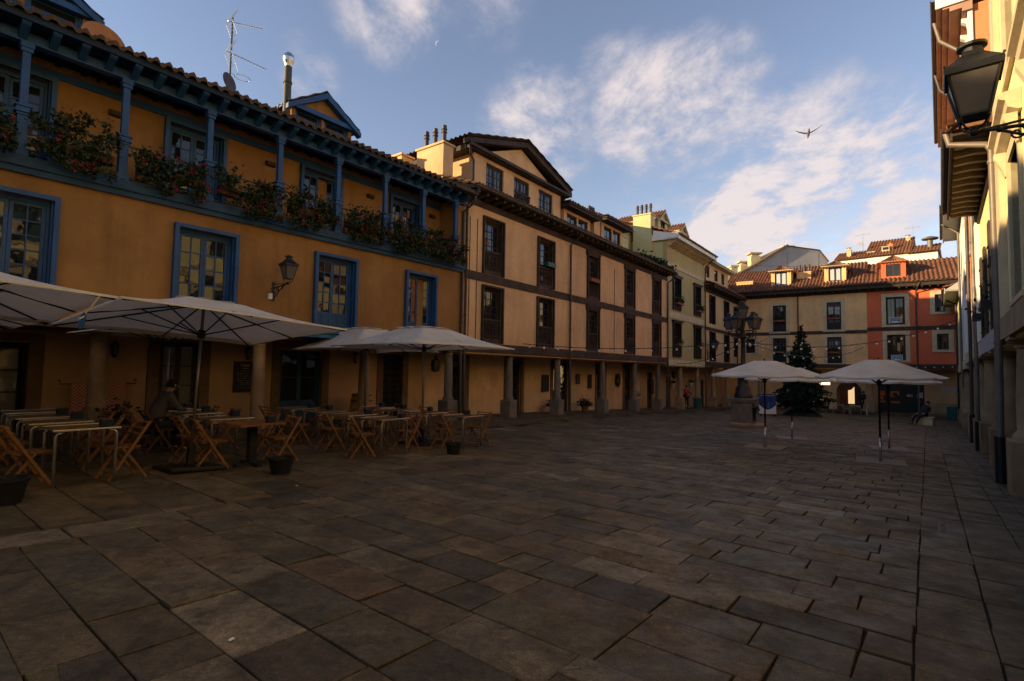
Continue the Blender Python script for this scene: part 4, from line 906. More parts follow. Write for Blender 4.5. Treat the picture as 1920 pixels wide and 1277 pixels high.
def white_house():
    az = -.94+math.pi; f = Frame((44.0, 72.0), az+.10)
    t = f.thing('white_house', 'white house with stepped red tiled roofs rising behind the terracotta house', 'house')
    h = MB(); h.box(.6, 8.4, 0, 12, -3, 17.3); h.box(8.4, 11.5, -.25, 12, -3, 17.2); h.build('wall', M_WHITE, t)
    tile_roof(t, .4, 4.1, -.4, 17.35, 3.6, 19.0, M_TILEF, .32); tile_roof(t, 3.8, 8.9, -.42, 17.38, 6.5, 20.75, M_TILEF, .32); tile_roof(t, 8.3, 11.8, -.7, 17.25, 3.0, 18.75, M_TILEF, .32)
    rb = MB(); rb.prismx([(-.3,17.28),(3.6,18.9),(8,17.2)], .5, 4); rb.prismx([(-.3,17.3),(6.5,20.65),(12,17)], 3.95, 8.8); rb.prismx([(-.55,17.15),(3.0,18.6),(9,17.1)], 8.5, 11.6); rb.build('roof_back', M_TILEF, t)
    for x, y, z0, z1, m in ((2.0,1.0,17.5,19.0,M_LIME), (6.6,1.6,17.5,19.2,M_ORANGE), (8.2,5.0,19,20.6,M_LIME)):
        c = MB(); c.box(x-.25, x+.25, y-.25, y+.25, z0, z1-.3); c.box(x-.33,x+.33,y-.33,y+.33,z1-.3,z1-.18); c.lathe([(.16,z1-.18),(.16,z1+.05),(.34,z1+.1),(.05,z1+.2)], 10, (x,y,0)); c.build('chimney', m, t)
    for x, z in ((4.5,18.25),(6.1,18.75)): c = MB(); c.box(x-.42, x+.42, 1.0, 2.8, z-.8, z-.05); c.box(x-.5, x+.5, .92, 2.9, z-.05, z+.02); o = c.build('skylight', M_LIME, t); w = MB(); w.box(x-.3, x+.3, .955, .995, z-.45, z-.12); w.build('pane', M_GLASS, o)
    v = MB(); v.lathe([(.3,18.0),(.3,18.95),(.85,19.05),(.9,19.2),(.35,19.4),(.05,19.45)], 14, (10.7,1.4,0)); v.build('flue', M_ZINC, t, smooth=2)
    for x, y, z in ((3.4,2.5,18.7),(8.6,6.5,20.6)):
        a = FB and f.thing('roof_aerial', 'thin television aerial on the highest tiled roof' if x > 5 else 'tall white aerial mast with dish on the stepped tiled roof', 'aerial', x, y, z)
        m = MB(); m.tube([(0,0,-.5),(0,0,2.6 if x < 5 else 1.6)], .035, 6); k = 2.3 if x < 5 else 1.4; m.bar((-.9,0,k),(.9,0,k+.1),.03); [m.bar((-.8+i*.25,-.3,k+.02),(-.8+i*.25,.3,k+.02),.02) for i in range(7)]; m.build('mast', M_STEEL, a)
        if x < 5: d = MB(); d.lathe([(.02,0),(.2,.035),(.32,.1)], 14); o = d.build('dish', M_GREYW, a, loc=(-.3,-.2,1.0)); o.rotation_euler = (R_(75),0,0)
white_house()

# ================================================================== right row (x runs towards the camera)
def right_row():
    # pale yellow two storey house
    n3 = FR.thing('yellow_house', 'sunlit pale yellow house with deep rafter eaves and arched balcony doors', 'house', 32.9)
    W = 7.1; h = MB(); holes = [(1.0,2.1,2.75,5.1), (4.6,5.9,2.75,5.35)]
    wall_grid(h, 0, W, 2.30, 6.5, holes, 0, .16); h.box(0, W, .22, 8, 2.3, 6.6); h.box(0, W, 0, 1.8, 2.25, 2.3); h.build('wall', M_PALEY, n3)
    for a, b, c, d in holes:
        french(n3, a, b, c, d, .1, M_WOODB, 1, 4, panel=.2, leaves=2); s = MB()
        s.box(a-.5, a-.03, -.07, -.02, c, d); s.box(b+.03, b+.5, -.07, -.02, c, d)
        for k in range(5): s.box(a-.46, a-.07, -.09, -.07, c+.15+k*.46, c+.18+k*.46); s.box(b+.07, b+.46, -.09, -.07, c+.15+k*.46, c+.18+k*.46)
        s.build('shutter', M_WOODB, n3)
    b = MB(); b.box(0, W, -.08, .4, 2.28, 2.72); b.build('arcade_beam', M_GREYW, n3)
    b = MB(); b.box(-.1, W, -.72, .3, 6.66, 6.71); b.box(-.1, W, -.76, -.72, 6.56, 6.86); b.box(-.1, W, -.07, -.003, 6.3, 6.5); b.build('soffit', M_WOOD, n3)
    brackets(n3, [.2+i*.58 for i in range(12)], -.68, .0, 6.655, surf('rafter_wood', (.22,.15,.11), .75, .3, 4), .16, .12, 'rafter')
    gutter(n3, -.15, W+.1, -.82, 6.84, M_PIPE, .09); tile_roof(n3, -.1, W, -.78, 6.88, 4, 8.6, M_TILEF, .26)
    rb = MB(); rb.prismx([(-.7,6.8),(4,8.5),(8,6.8)], 0, W-.02); rb.build('roof_back', M_TILEF, n3)
    pipe(n3, [(W-.1,-.82,6.78),(W-.05,-.78,6.5),(W-.02,-.2,6.35),(W,-.12,6.2),(W,-.12,2.3),(W,-.14,.4)], .065, M_ZINC)
    pp = MB(); pp.tube([(W,-.14,.45),(W,-.14,-.45)], .095, 12); pp.build('pipe_boot', M_IRON, n3)
    # orange house
    n4 = FR.thing('orange_house', 'tall orange house with a very deep stepped eave and white scroll brackets', 'house', 19.7)
    W = 13.15; h = MB(); holes = [(1.5+i*3.2,2.6+i*3.2,c,d) for i in range(4) for c, d in ((2.9,5.2),(6.4,8.8),(9.9,12.0))]
    wall_grid(h, 0, W, 2.3, 13.3, holes, 0, .2); h.box(0, W, .26, 9, 2.3, 13.3); h.quad((W,0,2.3),(W,.26,2.3),(W,.26,13.3),(W,0,13.3)); h.box(0, W, 0, 1.8, 2.25, 2.3); h.build('wall', M_ORANGE, n4)
    for q in holes: french(n4, *q, .14, M_WHITE, 1, 4, leaves=2); stone_frame(n4, *q, .22, M_WHITE)
    for y0, y1, z in ((-.25,0,13.1),(-.55,-.25,13.22),(-.72,-.55,13.34),(-.88,-.72,13.46)):
        b = MB(); b.box(0, W+.15, y0, y1, z, z+.3); b.build('eave_moulding', surf('brown_pink_eave', (.42,.24,.17), .85, .15, 2), n4)
    b = MB(); b.prismx([(-.9,13.4),(-.9,13.8),(2.4,15.2),(2.4,13.4)], W+.151, W+.22); b.build('eave_end', M_WHITE, n4)
    for i in range(12):
        x = W-.4-i*1.05; b = MB(); b.prismx([(-.26,13.095),(-.26,12.98),(-.14,12.9),(-.08,12.55),(-.003,12.45),(-.003,13.095)], x-.1, x+.1); b.build('bracket', M_WHITE, n4)
    gutter(n4, 0, W+.2, -.95, 13.76, M_PIPE, .08); tile_roof(n4, 0, W+.25, -.9, 13.8, 4.5, 16, M_TILEF, .26)
    b = MB(); b.box(W-.5, W+.06, -.12, -.003, 2.7, 13.1); b.build('corner_strip', M_WHITE, n4)
    b = MB(); b.box(0, W, -.08, .4, 2.28, 2.74); b.build('arcade_beam', M_LIME, n4)
    for x in (8.0, 12.0):
        pipe(n4, [(x,-.93,13.7),(x,-.8,13.0),(x,-.13,12.3),(x,-.13,2.2),(x,-.14,.2)], .06, M_ZINC if x > 10 else M_PIPE); pp = MB(); pp.tube([(x,-.14,.2),(x,-.14,-1.1)], .085, 12); pp.build('pipe_boot', M_IRON, n4)
    # white house
    n5 = FR.thing('cream_side_house', 'narrow cream side house with a short tiled canopy eave', 'house', 10.8)
    W = 8.85; h = MB(); holes = [(1.5+i*3,2.6+i*3,c,d) for i in range(2) for c, d in ((2.8,5.1),(6.4,8.6))]
    wall_grid(h, 0, W, 2.1, 10.2, holes, 0, .2); h.box(0, W, .26, 9, 2.1, 10.4); h.box(0, W, 0, 1.8, 2.05, 2.1); h.build('wall', M_WHITE, n5)
    for q in holes: french(n5, *q, .14, M_WOOD, 1, 4, leaves=2)
    b = MB(); b.box(0, W, -.7, .3, 10.3, 10.36); b.box(0, W, -.75, -.7, 10.2, 10.5); b.build('soffit', M_GREYW, n5); gutter(n5, 0, W, -.82, 10.5, M_PIPE, .08)
    tile_roof(n5, 0, W, -.78, 10.54, 4.5, 12.6, M_TILEF, .26); b = MB(); b.box(0, W, -.08, .4, 2.05, 2.5); b.build('arcade_beam', M_LIME, n5)
    pipe(n5, [(4.6,-.82,10.4),(4.6,-.1,9.8),(4.6,-.1,1.0)], .06, M_ZINC)
    n6 = FR.thing('corner_house', 'low corner house under a sagging grey eave beside the terracotta house', 'house', .4)
    W = 10.4; h = MB(); holes = [(2+i*3.2,3.1+i*3.2,2.9,5.1) for i in range(3)]
    wall_grid(h, 0, W, 2.0, 7.0, holes, 0, .2); h.box(0, W, .26, 9, 2.0, 7.1); h.box(0, W, 0, 1.8, 1.95, 2.0); h.build('wall', M_GREENL, n6)
    for q in holes: french(n6, *q, .14, M_WOOD, 1, 4, leaves=2)
    b = MB(); b.box(0, W, -.7, .3, 7.1, 7.16); b.box(0, W, -.75, -.7, 6.95, 7.3); b.prismx([(-.72,7.16),(.3,7.16),(.3,7.9)], W, W+.05); b.build('soffit', M_GREYW, n6); gutter(n6, 0, W, -.82, 7.3, M_PIPE, .08)
    tile_roof(n6, 0, W, -.78, 7.34, 4.5, 9.0, M_TILEF, .26); b = MB(); b.box(0, W, -.08, .4, 1.95, 2.45); b.build('arcade_beam', M_LIME, n6)
    pipe(n6, [(5.0,-.82,7.2),(5.0,-.1,6.8),(5.0,-.1,-1.0)], .06, M_IRON)
    # nearest house
    n1 = FR.thing('lime_house', 'nearest pale lime house with limestone window surrounds and teal shutters', 'house', 40.05)
    W = 34; h = MB(); holes = [(1.75+i*3.6,3.15+i*3.6,c,d) for i in range(9) for c, d in ((2.95,5.35),(6.75,9.3))]
    wall_grid(h, 0, W, 2.34, 11.2, holes, 0, .2); h.box(0, W, .26, 9, 2.34, 11.2); h.quad((0,0,2.34),(0,0,11.2),(0,.26,11.2),(0,.26,2.34)); h.box(0, W, 0, 1.8, 2.29, 2.34); h.build('wall', M_PALEY, n1)
    for i, q in enumerate(holes):
        french(n1, *q, .14, M_TEALW, 2, 4, panel=.22, leaves=2); stone_frame(n1, *q, .2, M_LIME)
        a, b, c, d = q; t = MB(); t.prismx([(-.26,d+.52),(-.26,d+.44),(-.18,d+.4),(-.16,d+.3),(-.05,d+.24),(-.003,d+.24),(-.003,d+.56)], a-.42, b+.42); t.build('window_cornice', M_LIME, n1)
        for x in (a-.3, b+.16): t = MB(); t.prismx([(-.2,d+.238),(-.2,d+.16),(-.1,d-.06),(-.06,d-.2),(-.042,d-.2),(-.042,d+.238)], x, x+.14); t.build('scroll_bracket', M_LIME, n1)
    b = MB(); b.box(-.05, .75, -.09, -.003, 2.75, 11.1); b.build('corner_pilaster', M_LIME, n1)
    b = MB(); b.box(-.05, W, -.1, .4, 2.34, 2.75); b.build('stone_band', M_STONEW, n1)
    b = MB(); b.box(0, W, -.8, .3, 11.2, 11.3); b.build('soffit', M_WHITE, n1); tile_roof(n1, 0, W, -.85, 11.32, 4.5, 13.4, M_TILEF, .3)
    # columns of the arcade and the shaded inner wall
    for r, xs, z in ((n1, (1.25,5.2,9.2,13.2), 2.34), (n3, (3.7,), 2.28), (n4, (3.4,8.2,12.5), 2.28), (n5, (1.0,5.0), 2.05), (n6, (2.0,6.5), 1.95)):
        x0 = {n1:40.05, n3:32.9, n4:19.7, n5:10.8, n6:.4}[r]
        for x in xs:
            wx, wy = FR.w(x+x0, .25)[:2]; stone_column(r, x, .25, gz(wx, wy)+.02, z, M_STONEW, .92, .25, .38)
    for r, W, z in ((n1,34,2.29),(n3,7.1,2.25),(n4,13.1,2.25),(n5,8.85,2.05),(n6,10.4,1.95)):
        g = MB(); g.box(0, W-.01, 2.0, 8, -2.5, z); g.build('arcade_wall', M_STONEW, r)
right_row()
# houses behind the camera that keep the low sun off the square
def back_house():
    t = thing('back_house', 'ochre house closing the square behind the camera', 'house', (*ab(-24, 6), 0), math.pi/2-AZ)
    m = MB(); m.box(-8, 0, -9, 14, -2, 9.5); m.build('wall', M_YELW, t); r = MB(); r.prism([(-8.5,9.5),(.5,9.5),(-4,12)], -9.4, 14.4); r.build('roof', M_TILE, t)
back_house()

# ================================================================== cafe terrace
RA = math.pi/2-AZ                                     # heading of the +a direction
def at_ab(a, b, h=0.0): x, y = ab(a, b); return (x, y, gab(a, b)+h)
NTH = ['leftmost', 'second', 'third', 'rightmost']; ROW = ['front', 'second', 'third', 'back']

def make_table():
    t = thing('cafe_table', 'aluminium cafe table with square wooden top', 'table', group='cafe tables on the terrace')
    w = MB()
    for i in range(5): y = -.33+i*.134; w.box(-.33, .33, y, y+.126, .715, .74)
    w.build('tabletop', M_TABLE, t)
    r = MB()
    for s in (-1, 1):
        r.box(-.365, .365, s*.352-.012, s*.352+.012, .722, .746); r.box(s*.352-.012, s*.352+.012, -.339, .339, .722, .746)
    r.build('rim', M_ALU, t, bevel=.004)
    for sx in (-1, 1):
        for sy in (-1, 1):
            l = MB(); l.tube([(sx*.24,sy*.31,.712),(sx*.30,sy*.31,.70),(sx*.325,sy*.31,.66),(sx*.325,sy*.31,.0)], .019, 8); l.build('leg', M_ALU, t, smooth=True)
    return t
def make_wood_table():
    t = thing('wooden_table', 'all wooden pedestal table with dark central leg at the terrace front', 'table')
    w = MB(); [w.box(-.40, .40, -.36+i*.122, -.36+i*.122+.115, .69, .725) for i in range(6)]; w.build('tabletop', M_CHAIR, t)
    l = MB(); l.box(-.06, .06, -.06, .06, .05, .69); l.build('leg', M_DARKC, t); f = MB(); f.box(-.28, .28, -.05, .05, 0, .05); f.box(-.05, .05, -.28, .28, .001, .055); f.build('foot', M_DARKC, t); return t
def make_chair(mat):
    t = thing('folding_chair', 'wooden folding chair', 'chair', group='folding chairs on the terrace')
    for s in (-1, 1):
        l = MB(); l.bar((-.27,s*.20,.80),(.22,s*.20,.0),.024,.036); l.build('long_leg', mat, t)
        k = MB(); k.bar((.05,s*.17,.44),(-.26,s*.17,.0),.022,.032); k.build('short_leg', mat, t)
    se = MB()
    for i in range(5): x = -.17+i*.078; se.box(x, x+.062, -.185, .185, .435, .452)
    se.box(-.17, .205, -.15, -.125, .41, .435); se.box(-.17, .205, .125, .15, .41, .435); se.build('seat', mat, t)
    b = MB()
    for z in (.62, .70, .78):
        x = -.27+(.80-z)*.6125+.012; b.bar((x,-.188,z),(x,.188,z),.055,.016)
    b.build('backrest', mat, t); c = MB(); c.bar((.16,-.2,.1),(.16,.2,.1),.02,.025); c.bar((-.19,-.16,.1),(-.19,.16,.1),.02,.025); c.build('stretcher', mat, t)
    return t
def make_holder():
    t = thing('napkin_holder', 'navy napkin holder', 'napkin holder', group='navy napkin holders on the tables'); b = MB(); b.box(-.075, .075, -.045, .045, 0, .10); b.build('box', M_NAVY, t, bevel=.006)
    n = MB(); n.box(-.06, .06, -.02, .02, .10, .115); n.build('napkins', M_GREYC, t); return t
def terrace():
    As = [2.04, 4.35, 7.02, 9.27]
    Bs = [[9.18,10.25,11.3,12.45],[9.12,10.05,11.35,12.4],[8.87,10.0,11.1,12.3],[8.8,10.0,11.05,12.1]]
    tab = make_table(); ch = make_chair(M_CHAIR); nh = make_holder(); wt = make_wood_table(); first = [True, True, True]
    for i, a in enumerate(As):
        for k, b in enumerate(Bs[i]):
            where = f'{ROW[k]} row, {NTH[i]} table line'
            r = RA+random.gauss(0,.03); loc = at_ab(a+random.gauss(0,.02), b, .008)
            if (i, k) == (1, 0): wt.location = loc; wt.rotation_euler = (0,0,r)
            else:
                lab = f'aluminium cafe table with wooden top, {where}'
                if first[0]: tab.location = loc; tab.rotation_euler = (0,0,r); tab['label'] = lab; first[0] = False
                else: dup(tab, loc, r, lab)
            if (i, k) not in ((0,3),):
                px, py = at_ab(a+.26, b+random.choice((-.2,.1,.22)), 0)[:2]; hl = (px, py, loc[2]+(.725 if (i,k) == (1,0) else .74)); lab = f'navy napkin holder on the table, {where}'
                if first[2]: nh.location = hl; nh.rotation_euler = (0,0,r+.2); nh['label'] = lab; first[2] = False
                else: dup(nh, hl, r+random.uniform(-.4,.4), lab)
            for s, side in ((-1,'left'), (1,'right')):
                da = .52+random.uniform(-.05,.13)
                if (i, k, s) == (1, 2, -1): continue
                cl = at_ab(a+s*da, b+random.gauss(0,.04), .012); rr = RA+(0 if s < 0 else math.pi)+random.gauss(0,.13); lab = f'wooden folding chair {side} of the table, {where}'
                if first[1]: ch.location = cl; ch.rotation_euler = (0,0,rr); ch['label'] = lab; first[1] = False
                else: dup(ch, cl, rr, lab)
terrace()

def canopy_square(h, z0, z1, vent=.26, sub=6, kb=1.0):
    c = MB(); ring = []
    K = 16
    def P(t, q):       # t around 0..1 ; q 0 centre .. 1 rim
        s = t*4; e = int(s) % 4; u = (s-int(s))*2-1
        x, y = [(1,u),(-u,1),(-1,-u),(u,-1)][e]
        r = vent+(1-vent)*q; sag = -.045*math.sin(math.pi*q)*(1-.0*abs(u)) - .05*(1-abs(u))*math.sin(math.pi*min(1,q))*.5 - .035*(1-u*u)*q
        edge = .0
        return (x*h*r*(1-.02*(1-u*u)*q), kb*y*h*r*(1-.02*(1-u*u)*q), z1-(z1-z0)*(r-vent)/(1-vent)*(.86+.14*(u*u))-0*edge+sag)
    N = 64; vs = []; fs = []
    for j in range(sub+1):
        for i in range(N): vs.append(P(i/N, j/sub))
    for j in range(sub):
        for i in range(N): fs.append((j*N+i, j*N+(i+1)%N, (j+1)*N+(i+1)%N, (j+1)*N+i))
    c.add(vs, [f[::-1] for f in fs])
    # short hem
    b = len(c.v)-N; n0 = len(c.v); c.v += [(x, y, z-.03) for x, y, z in c.v[b:b+N]]
    c.f += [(b+i, n0+i, n0+(i+1)%N, b+(i+1)%N) for i in range(N)]
    return c
def vent_cap(h, z, n=4, rot=math.pi/4, ruff=.02):
    c = MB(); k = 32; vs = [(0,0,z+.06)]; fs = []
    for i in range(k):
        t = 2*math.pi*i/k; s = h/max(abs(math.cos(t)), abs(math.sin(t))) if n == 4 else h
        vs.append((s*math.cos(t), s*math.sin(t), z+ruff*math.sin(t*9)))
    for i in range(k): fs.append((0, i+1, (i+1)%k+1))
    return c.add(vs, fs)
def terrace_umbrella(a, b, rim, top, h, label, rz=0.0, hand=True, kb=1.0, lean=None):
    x, y, z = at_ab(a, b); t = thing('square_parasol', label, 'parasol', (x, y, z), RA+rz, 'square canvas parasols over the terrace')
    if lean: t.rotation_mode = 'QUATERNION'; t.rotation_quaternion = Matrix.Rotation(lean[0], 3, Vector(lean[1])).to_quaternion() @ Matrix.Rotation(RA+rz, 3, 'Z').to_quaternion()
    canopy_square(h, rim, top, kb=kb).build('canopy', M_CANVAS, t, smooth=True); vent_cap(h*.31, top+.0).build('vent_flap', M_CANVAS, t, smooth=True)
    p = MB(); p.tube([(0,0,0),(0,0,top+.05)], .024, 12); p.build('pole', M_STEEL if not hand else surf('grey_pole', (.16,.15,.15), .35, .1, 4, 0, 0, metal=.6), t, smooth=True)
    hz = top-.52; hb = MB(); hb.lathe([(.05,hz-.06),(.06,hz-.02),(.06,hz+.04),(.04,hz+.08)], 12); hb.build('hub', M_BLACKP, t)
    for i in range(8):
        th = i*math.pi/4; u = 1 if i % 2 == 0 else math.sqrt(2); d = (math.cos(th), math.sin(th)*kb); L = h*u*.985
        zr = rim-.02 if i % 2 else rim-.02-.0
        drop = (.86+.14) if i % 2 else .86
        end = (d[0]*L, d[1]*L, top-(top-rim)*drop-.035-(.035 if i % 2 == 0 else 0)); st = (0, 0, top-.01)
        r = MB(); r.bar(st, end, .016, .022); r.build('rib', M_BLACKP, t)
        mid = (d[0]*L*.55, d[1]*L*.55, st[2]+(end[2]-st[2])*.55-.01); s = MB(); s.bar((d[0]*.05, d[1]*.05, hz), mid, .014, .018); s.build('strut', M_BLACKP, t)
    bs = MB(); bs.box(-.4, .4, -.4, .4, .003, .06); bs.box(-.05, .05, -.05, .05, .06, .36); bs.build('base', M_IRON, t, bevel=.008)
    return t
terrace_umbrella(3.51, 9.31, 2.32, 2.70, 1.60, 'large cream square parasol over the second table line, nearest the ochre wall menu board', kb=1.09, lean=(R_(4.5), (-.99,-.12,0)))
terrace_umbrella(8.87, 9.78, 2.38, 2.84, 1.60, 'large cream square parasol at the right end of the terrace front')
terrace_umbrella(.33, 12.2, 2.2, 2.6, 1.6, 'shaded parasol at the back of the terrace by the left picture edge')
terrace_umbrella(.15, 9.0, 2.36, 2.74, 1.68, 'cream parasol cut off by the left picture edge', lean=(R_(4.0), (-.99,-.12,0)))
terrace_umbrella(4.15, 12.35, 2.30, 2.62, 1.40, 'shaded cream parasol standing behind the big one on the left')
terrace_umbrella(9.05, 12.35, 2.32, 2.92, 1.42, 'cream parasol tucked behind the right terrace parasol beside the blue awning')

def round_parasol(a, b, label, turn=0.0, R0=1.53):
    x, y, z = at_ab(a, b, .006); t = thing('octagonal_parasol', label, 'parasol', (x, y, z), RA+turn, 'white octagonal parasols in the open square')
    rim, top = 2.08, 2.50; c = MB(); N = 48; sub = 5; vs = []; fs = []
    for j in range(sub+1):
        q = .2+.8*j/sub
        for i in range(N):
            th = 2*math.pi*i/N; m = (th % (math.pi/4))-math.pi/8; oc = math.cos(math.pi/8)/math.cos(m); lam = 1-(abs(m)/(math.pi/8))**2
            vs.append((R0*q*oc*math.cos(th), R0*q*oc*math.sin(th), top-(top-rim)*(q-.2)/.8 - .03*lam*q - .02*math.sin(math.pi*(q-.2)/.8)))
    for j in range(sub):
        for i in range(N): fs.append((j*N+i, (j+1)*N+i, (j+1)*N+(i+1)%N, j*N+(i+1)%N))
    c.add(vs, fs); n0 = len(c.v); b0 = n0-N; c.v += [(x_*.999, y_*.999, z_-.05) for x_, y_, z_ in c.v[b0:n0]]; c.f += [(b0+i, n0+i, n0+(i+1)%N, b0+(i+1)%N) for i in range(N)]
    c.build('canopy', M_CANVAS, t, smooth=2); vent_cap(.36, top-.055, 8, 0, .012).build('vent_flap', M_CANVAS, t, smooth=True)
    p = MB(); p.tube([(0,0,.5),(0,0,top+.06)], .024, 12); p.build('pole', M_IRON, t, smooth=True)
    s = MB(); s.tube([(0,0,.02),(0,0,.58)], .033, 12); s.bar((.03,0,.56),(.09,0,.56),.015); s.build('base_sleeve', M_ALU, t, smooth=True)
    bs = MB(); bs.box(-.5, .5, -.5, .5, 0, .018); bs.build('base_plate', surf('base_grey', (.21,.18,.15), .6, .2, 5, 0, .1), t)
    hb = MB(); hb.lathe([(.04,1.86),(.055,1.9),(.055,1.97),(.035,2.0)], 12); hb.build('hub', M_BLACKP, t)
    for i in range(8):
        th = i*math.pi/4; d = (math.cos(th), math.sin(th)); r = MB(); r.bar((0,0,top-.01),(d[0]*R0*.98,d[1]*R0*.98,rim-.03),.014,.02); r.build('rib', M_BLACKP, t)
        q = MB(); q.bar((d[0]*.05,d[1]*.05,1.93),(d[0]*R0*.5,d[1]*R0*.5,top-(top-rim)*.4-.03),.012,.016); q.build('strut', M_BLACKP, t)
round_parasol(15.9, .94, 'white octagonal parasol nearest the right arcade, in front', .1, 1.37)
round_parasol(20.05, .96, 'white octagonal parasol hidden behind the nearest right one', .25, 1.38)
round_parasol(16.63, 3.72, 'white octagonal parasol in front of the fir tree and lamp fountain', .0)
round_parasol(20.91, 3.8, 'white octagonal parasol half hidden behind the one by the fountain', .3)

# ================================================================== balcony flowers
def flower_box(x0, x1, label, n=900, trail=.35, fl=70, hump=.3):
    t = FA.thing('geranium_box', label, 'flower box', (x0+x1)/2, -.16, 5.72, 'geranium boxes on the blue balcony'); w = (x1-x0)/2
    b = MB(); k = max(1, int(w*2/.75))
    for i in range(k): a = -w+i*2*w/k+.02; c = -w+(i+1)*2*w/k-.02; b.prismx([(-.12,0),(-.15,.17),(.09,.17),(.07,0)], a, c)
    b.build('planter', surf('dark_clay',(.10,.035,.02),.85,.3,5,0,0), t)
    l = MB(); f = MB(); ph = random.uniform(0,6)
    clumps = [(random.uniform(-w,w), random.gauss(-.12,.09), random.uniform(-.02,.42)+hump*max(0, math.sin(ph+5*i)), random.uniform(.10,.2)) for i in range(int(24*w)+10)]
    clumps += [(random.uniform(-w,w), -.2-random.uniform(0,.08), random.uniform(-trail,.1), random.uniform(.07,.14)) for i in range(int(16*w)+6)]
    for i in range(int(n*w*3.2)):
        cx, cy, cz, r = random.choice(clumps); l.leaf((cx+random.gauss(0,r*.6), cy+random.gauss(0,r*.5), cz+random.gauss(0,r*.6)), random.uniform(.045,.1))
    for i in range(int(fl*w*.75)):
        cx, cy, cz, r = random.choice(clumps); c = Vector((cx+random.gauss(0,r*.6), cy-abs(random.gauss(0,r*.6))-.03, cz+random.gauss(0,r*.6)+.05))
        for q in range(7): f.leaf(c+Vector((random.gauss(0,.02), random.gauss(0,.02), random.gauss(0,.02))), random.uniform(.028,.045))
    for i in range(int(14*w)):
        cx, cy, cz, r = random.choice(clumps); l.bar((cx, cy*.5, .1), (cx+random.gauss(0,.05), cy, cz), .008)
    l.build('leaves', M_LEAF, t); f.build('flowers', M_RED, t)
BX = [(-13.75,-12.4,'at the left picture edge',.25),(-12.05,-10.8,'between the first two balcony posts seen from the left',.38),(-10.4,-9.05,'between the second and third balcony posts, low and dark',.1),(-8.75,-7.3,'between the third and fourth balcony posts',.15),(-6.95,-5.55,'in front of the open balcony door',.3),(-5.2,-3.8,'between the fifth and sixth balcony posts',.2),(-3.5,-2.2,'in front of the last balcony window',.3),(-1.9,-.35,'at the right end of the balcony',.25)]
for x0, x1, s, hp in BX: flower_box(x0, x1, 'red geraniums spilling over terracotta boxes '+s, hump=hp)

# ================================================================== lamps
def lantern(parent_or_none, loc, sc, label=None, parent=None, rz=0.0, name='lantern'):
    """four sided street lantern; bottom of the glass at z = 0"""
    if parent is None: t = thing(name, label, 'street lamp', loc, rz)
    else: t = bpy.data.objects.new(name, None); col.objects.link(t); t.parent = parent; t.location = loc; t.rotation_euler = (0,0,rz)
    s = sc; f = MB(); g = MB(); b0, b1, hh = .115*s, .215*s, .46*s
    cs = [(1,1),(-1,1),(-1,-1),(1,-1)]
    for i, (x, y) in enumerate(cs):
        x2, y2 = cs[(i+1) % 4]
        f.bar((x*b0,y*b0,-.03*s),(x*b1,y*b1,hh),.022*s); f.bar((x*b0,y*b0,0),(x2*b0,y2*b0,0),.022*s); f.bar((x*b1,y*b1,hh),(x2*b1,y2*b1,hh),.03*s)
        f.ball((x*b0,y*b0,-.045*s),.018*s,6); f.ball((x*b1*1.12,y*b1*1.12,hh+.075*s),.016*s,6)
        k = .985; g.quad((x*b0*k,y*b0*k,.01*s),(x2*b0*k,y2*b0*k,.01*s),(x2*b1*k,y2*b1*k,hh-.01*s),(x*b1*k,y*b1*k,hh-.01*s))
    q = b1*1.13
    rp = [(q,hh-.02*s),(q*1.02,hh+.03*s),(q*1.0,hh+.055*s),(q*.62,hh+.15*s),(q*.40,hh+.21*s),(q*.34,hh+.26*s)]
    f.lathe([(r*math.sqrt(2), z) for r, z in rp], 4, (0,0,0), math.pi/4)
    f.lathe([(q*.34,hh+.25*s),(q*.36,hh+.30*s),(q*.55,hh+.315*s),(q*.55,hh+.345*s),(q*.2,hh+.37*s),(.012*s,hh+.40*s)], 14)
    f.add([(-b0,-b0,-.002),(b0,-b0,-.002),(b0,b0,-.002),(-b0,b0,-.002)], [(0,1,2,3)])
    if parent is None: f.build('frame', M_IRON, t); g.build('glass', M_MILK, t)
    else:
        me = f.build('frame', M_IRON, t); g.build('pane', M_MILK, t)
    return t
def scroll(mb, c, r, turns, ax, r0=.012, ph=0.0):
    pts = []; n = 22
    for i in range(n+1):
        q = i/n; th = ph+turns*2*math.pi*q; rr = r*(1-.8*q); pts.append((c[0]+ax[0]*rr*math.cos(th), c[1]+ax[1]*rr*math.cos(th), c[2]+rr*math.sin(th)))
    mb.tube(pts, r0, 6)
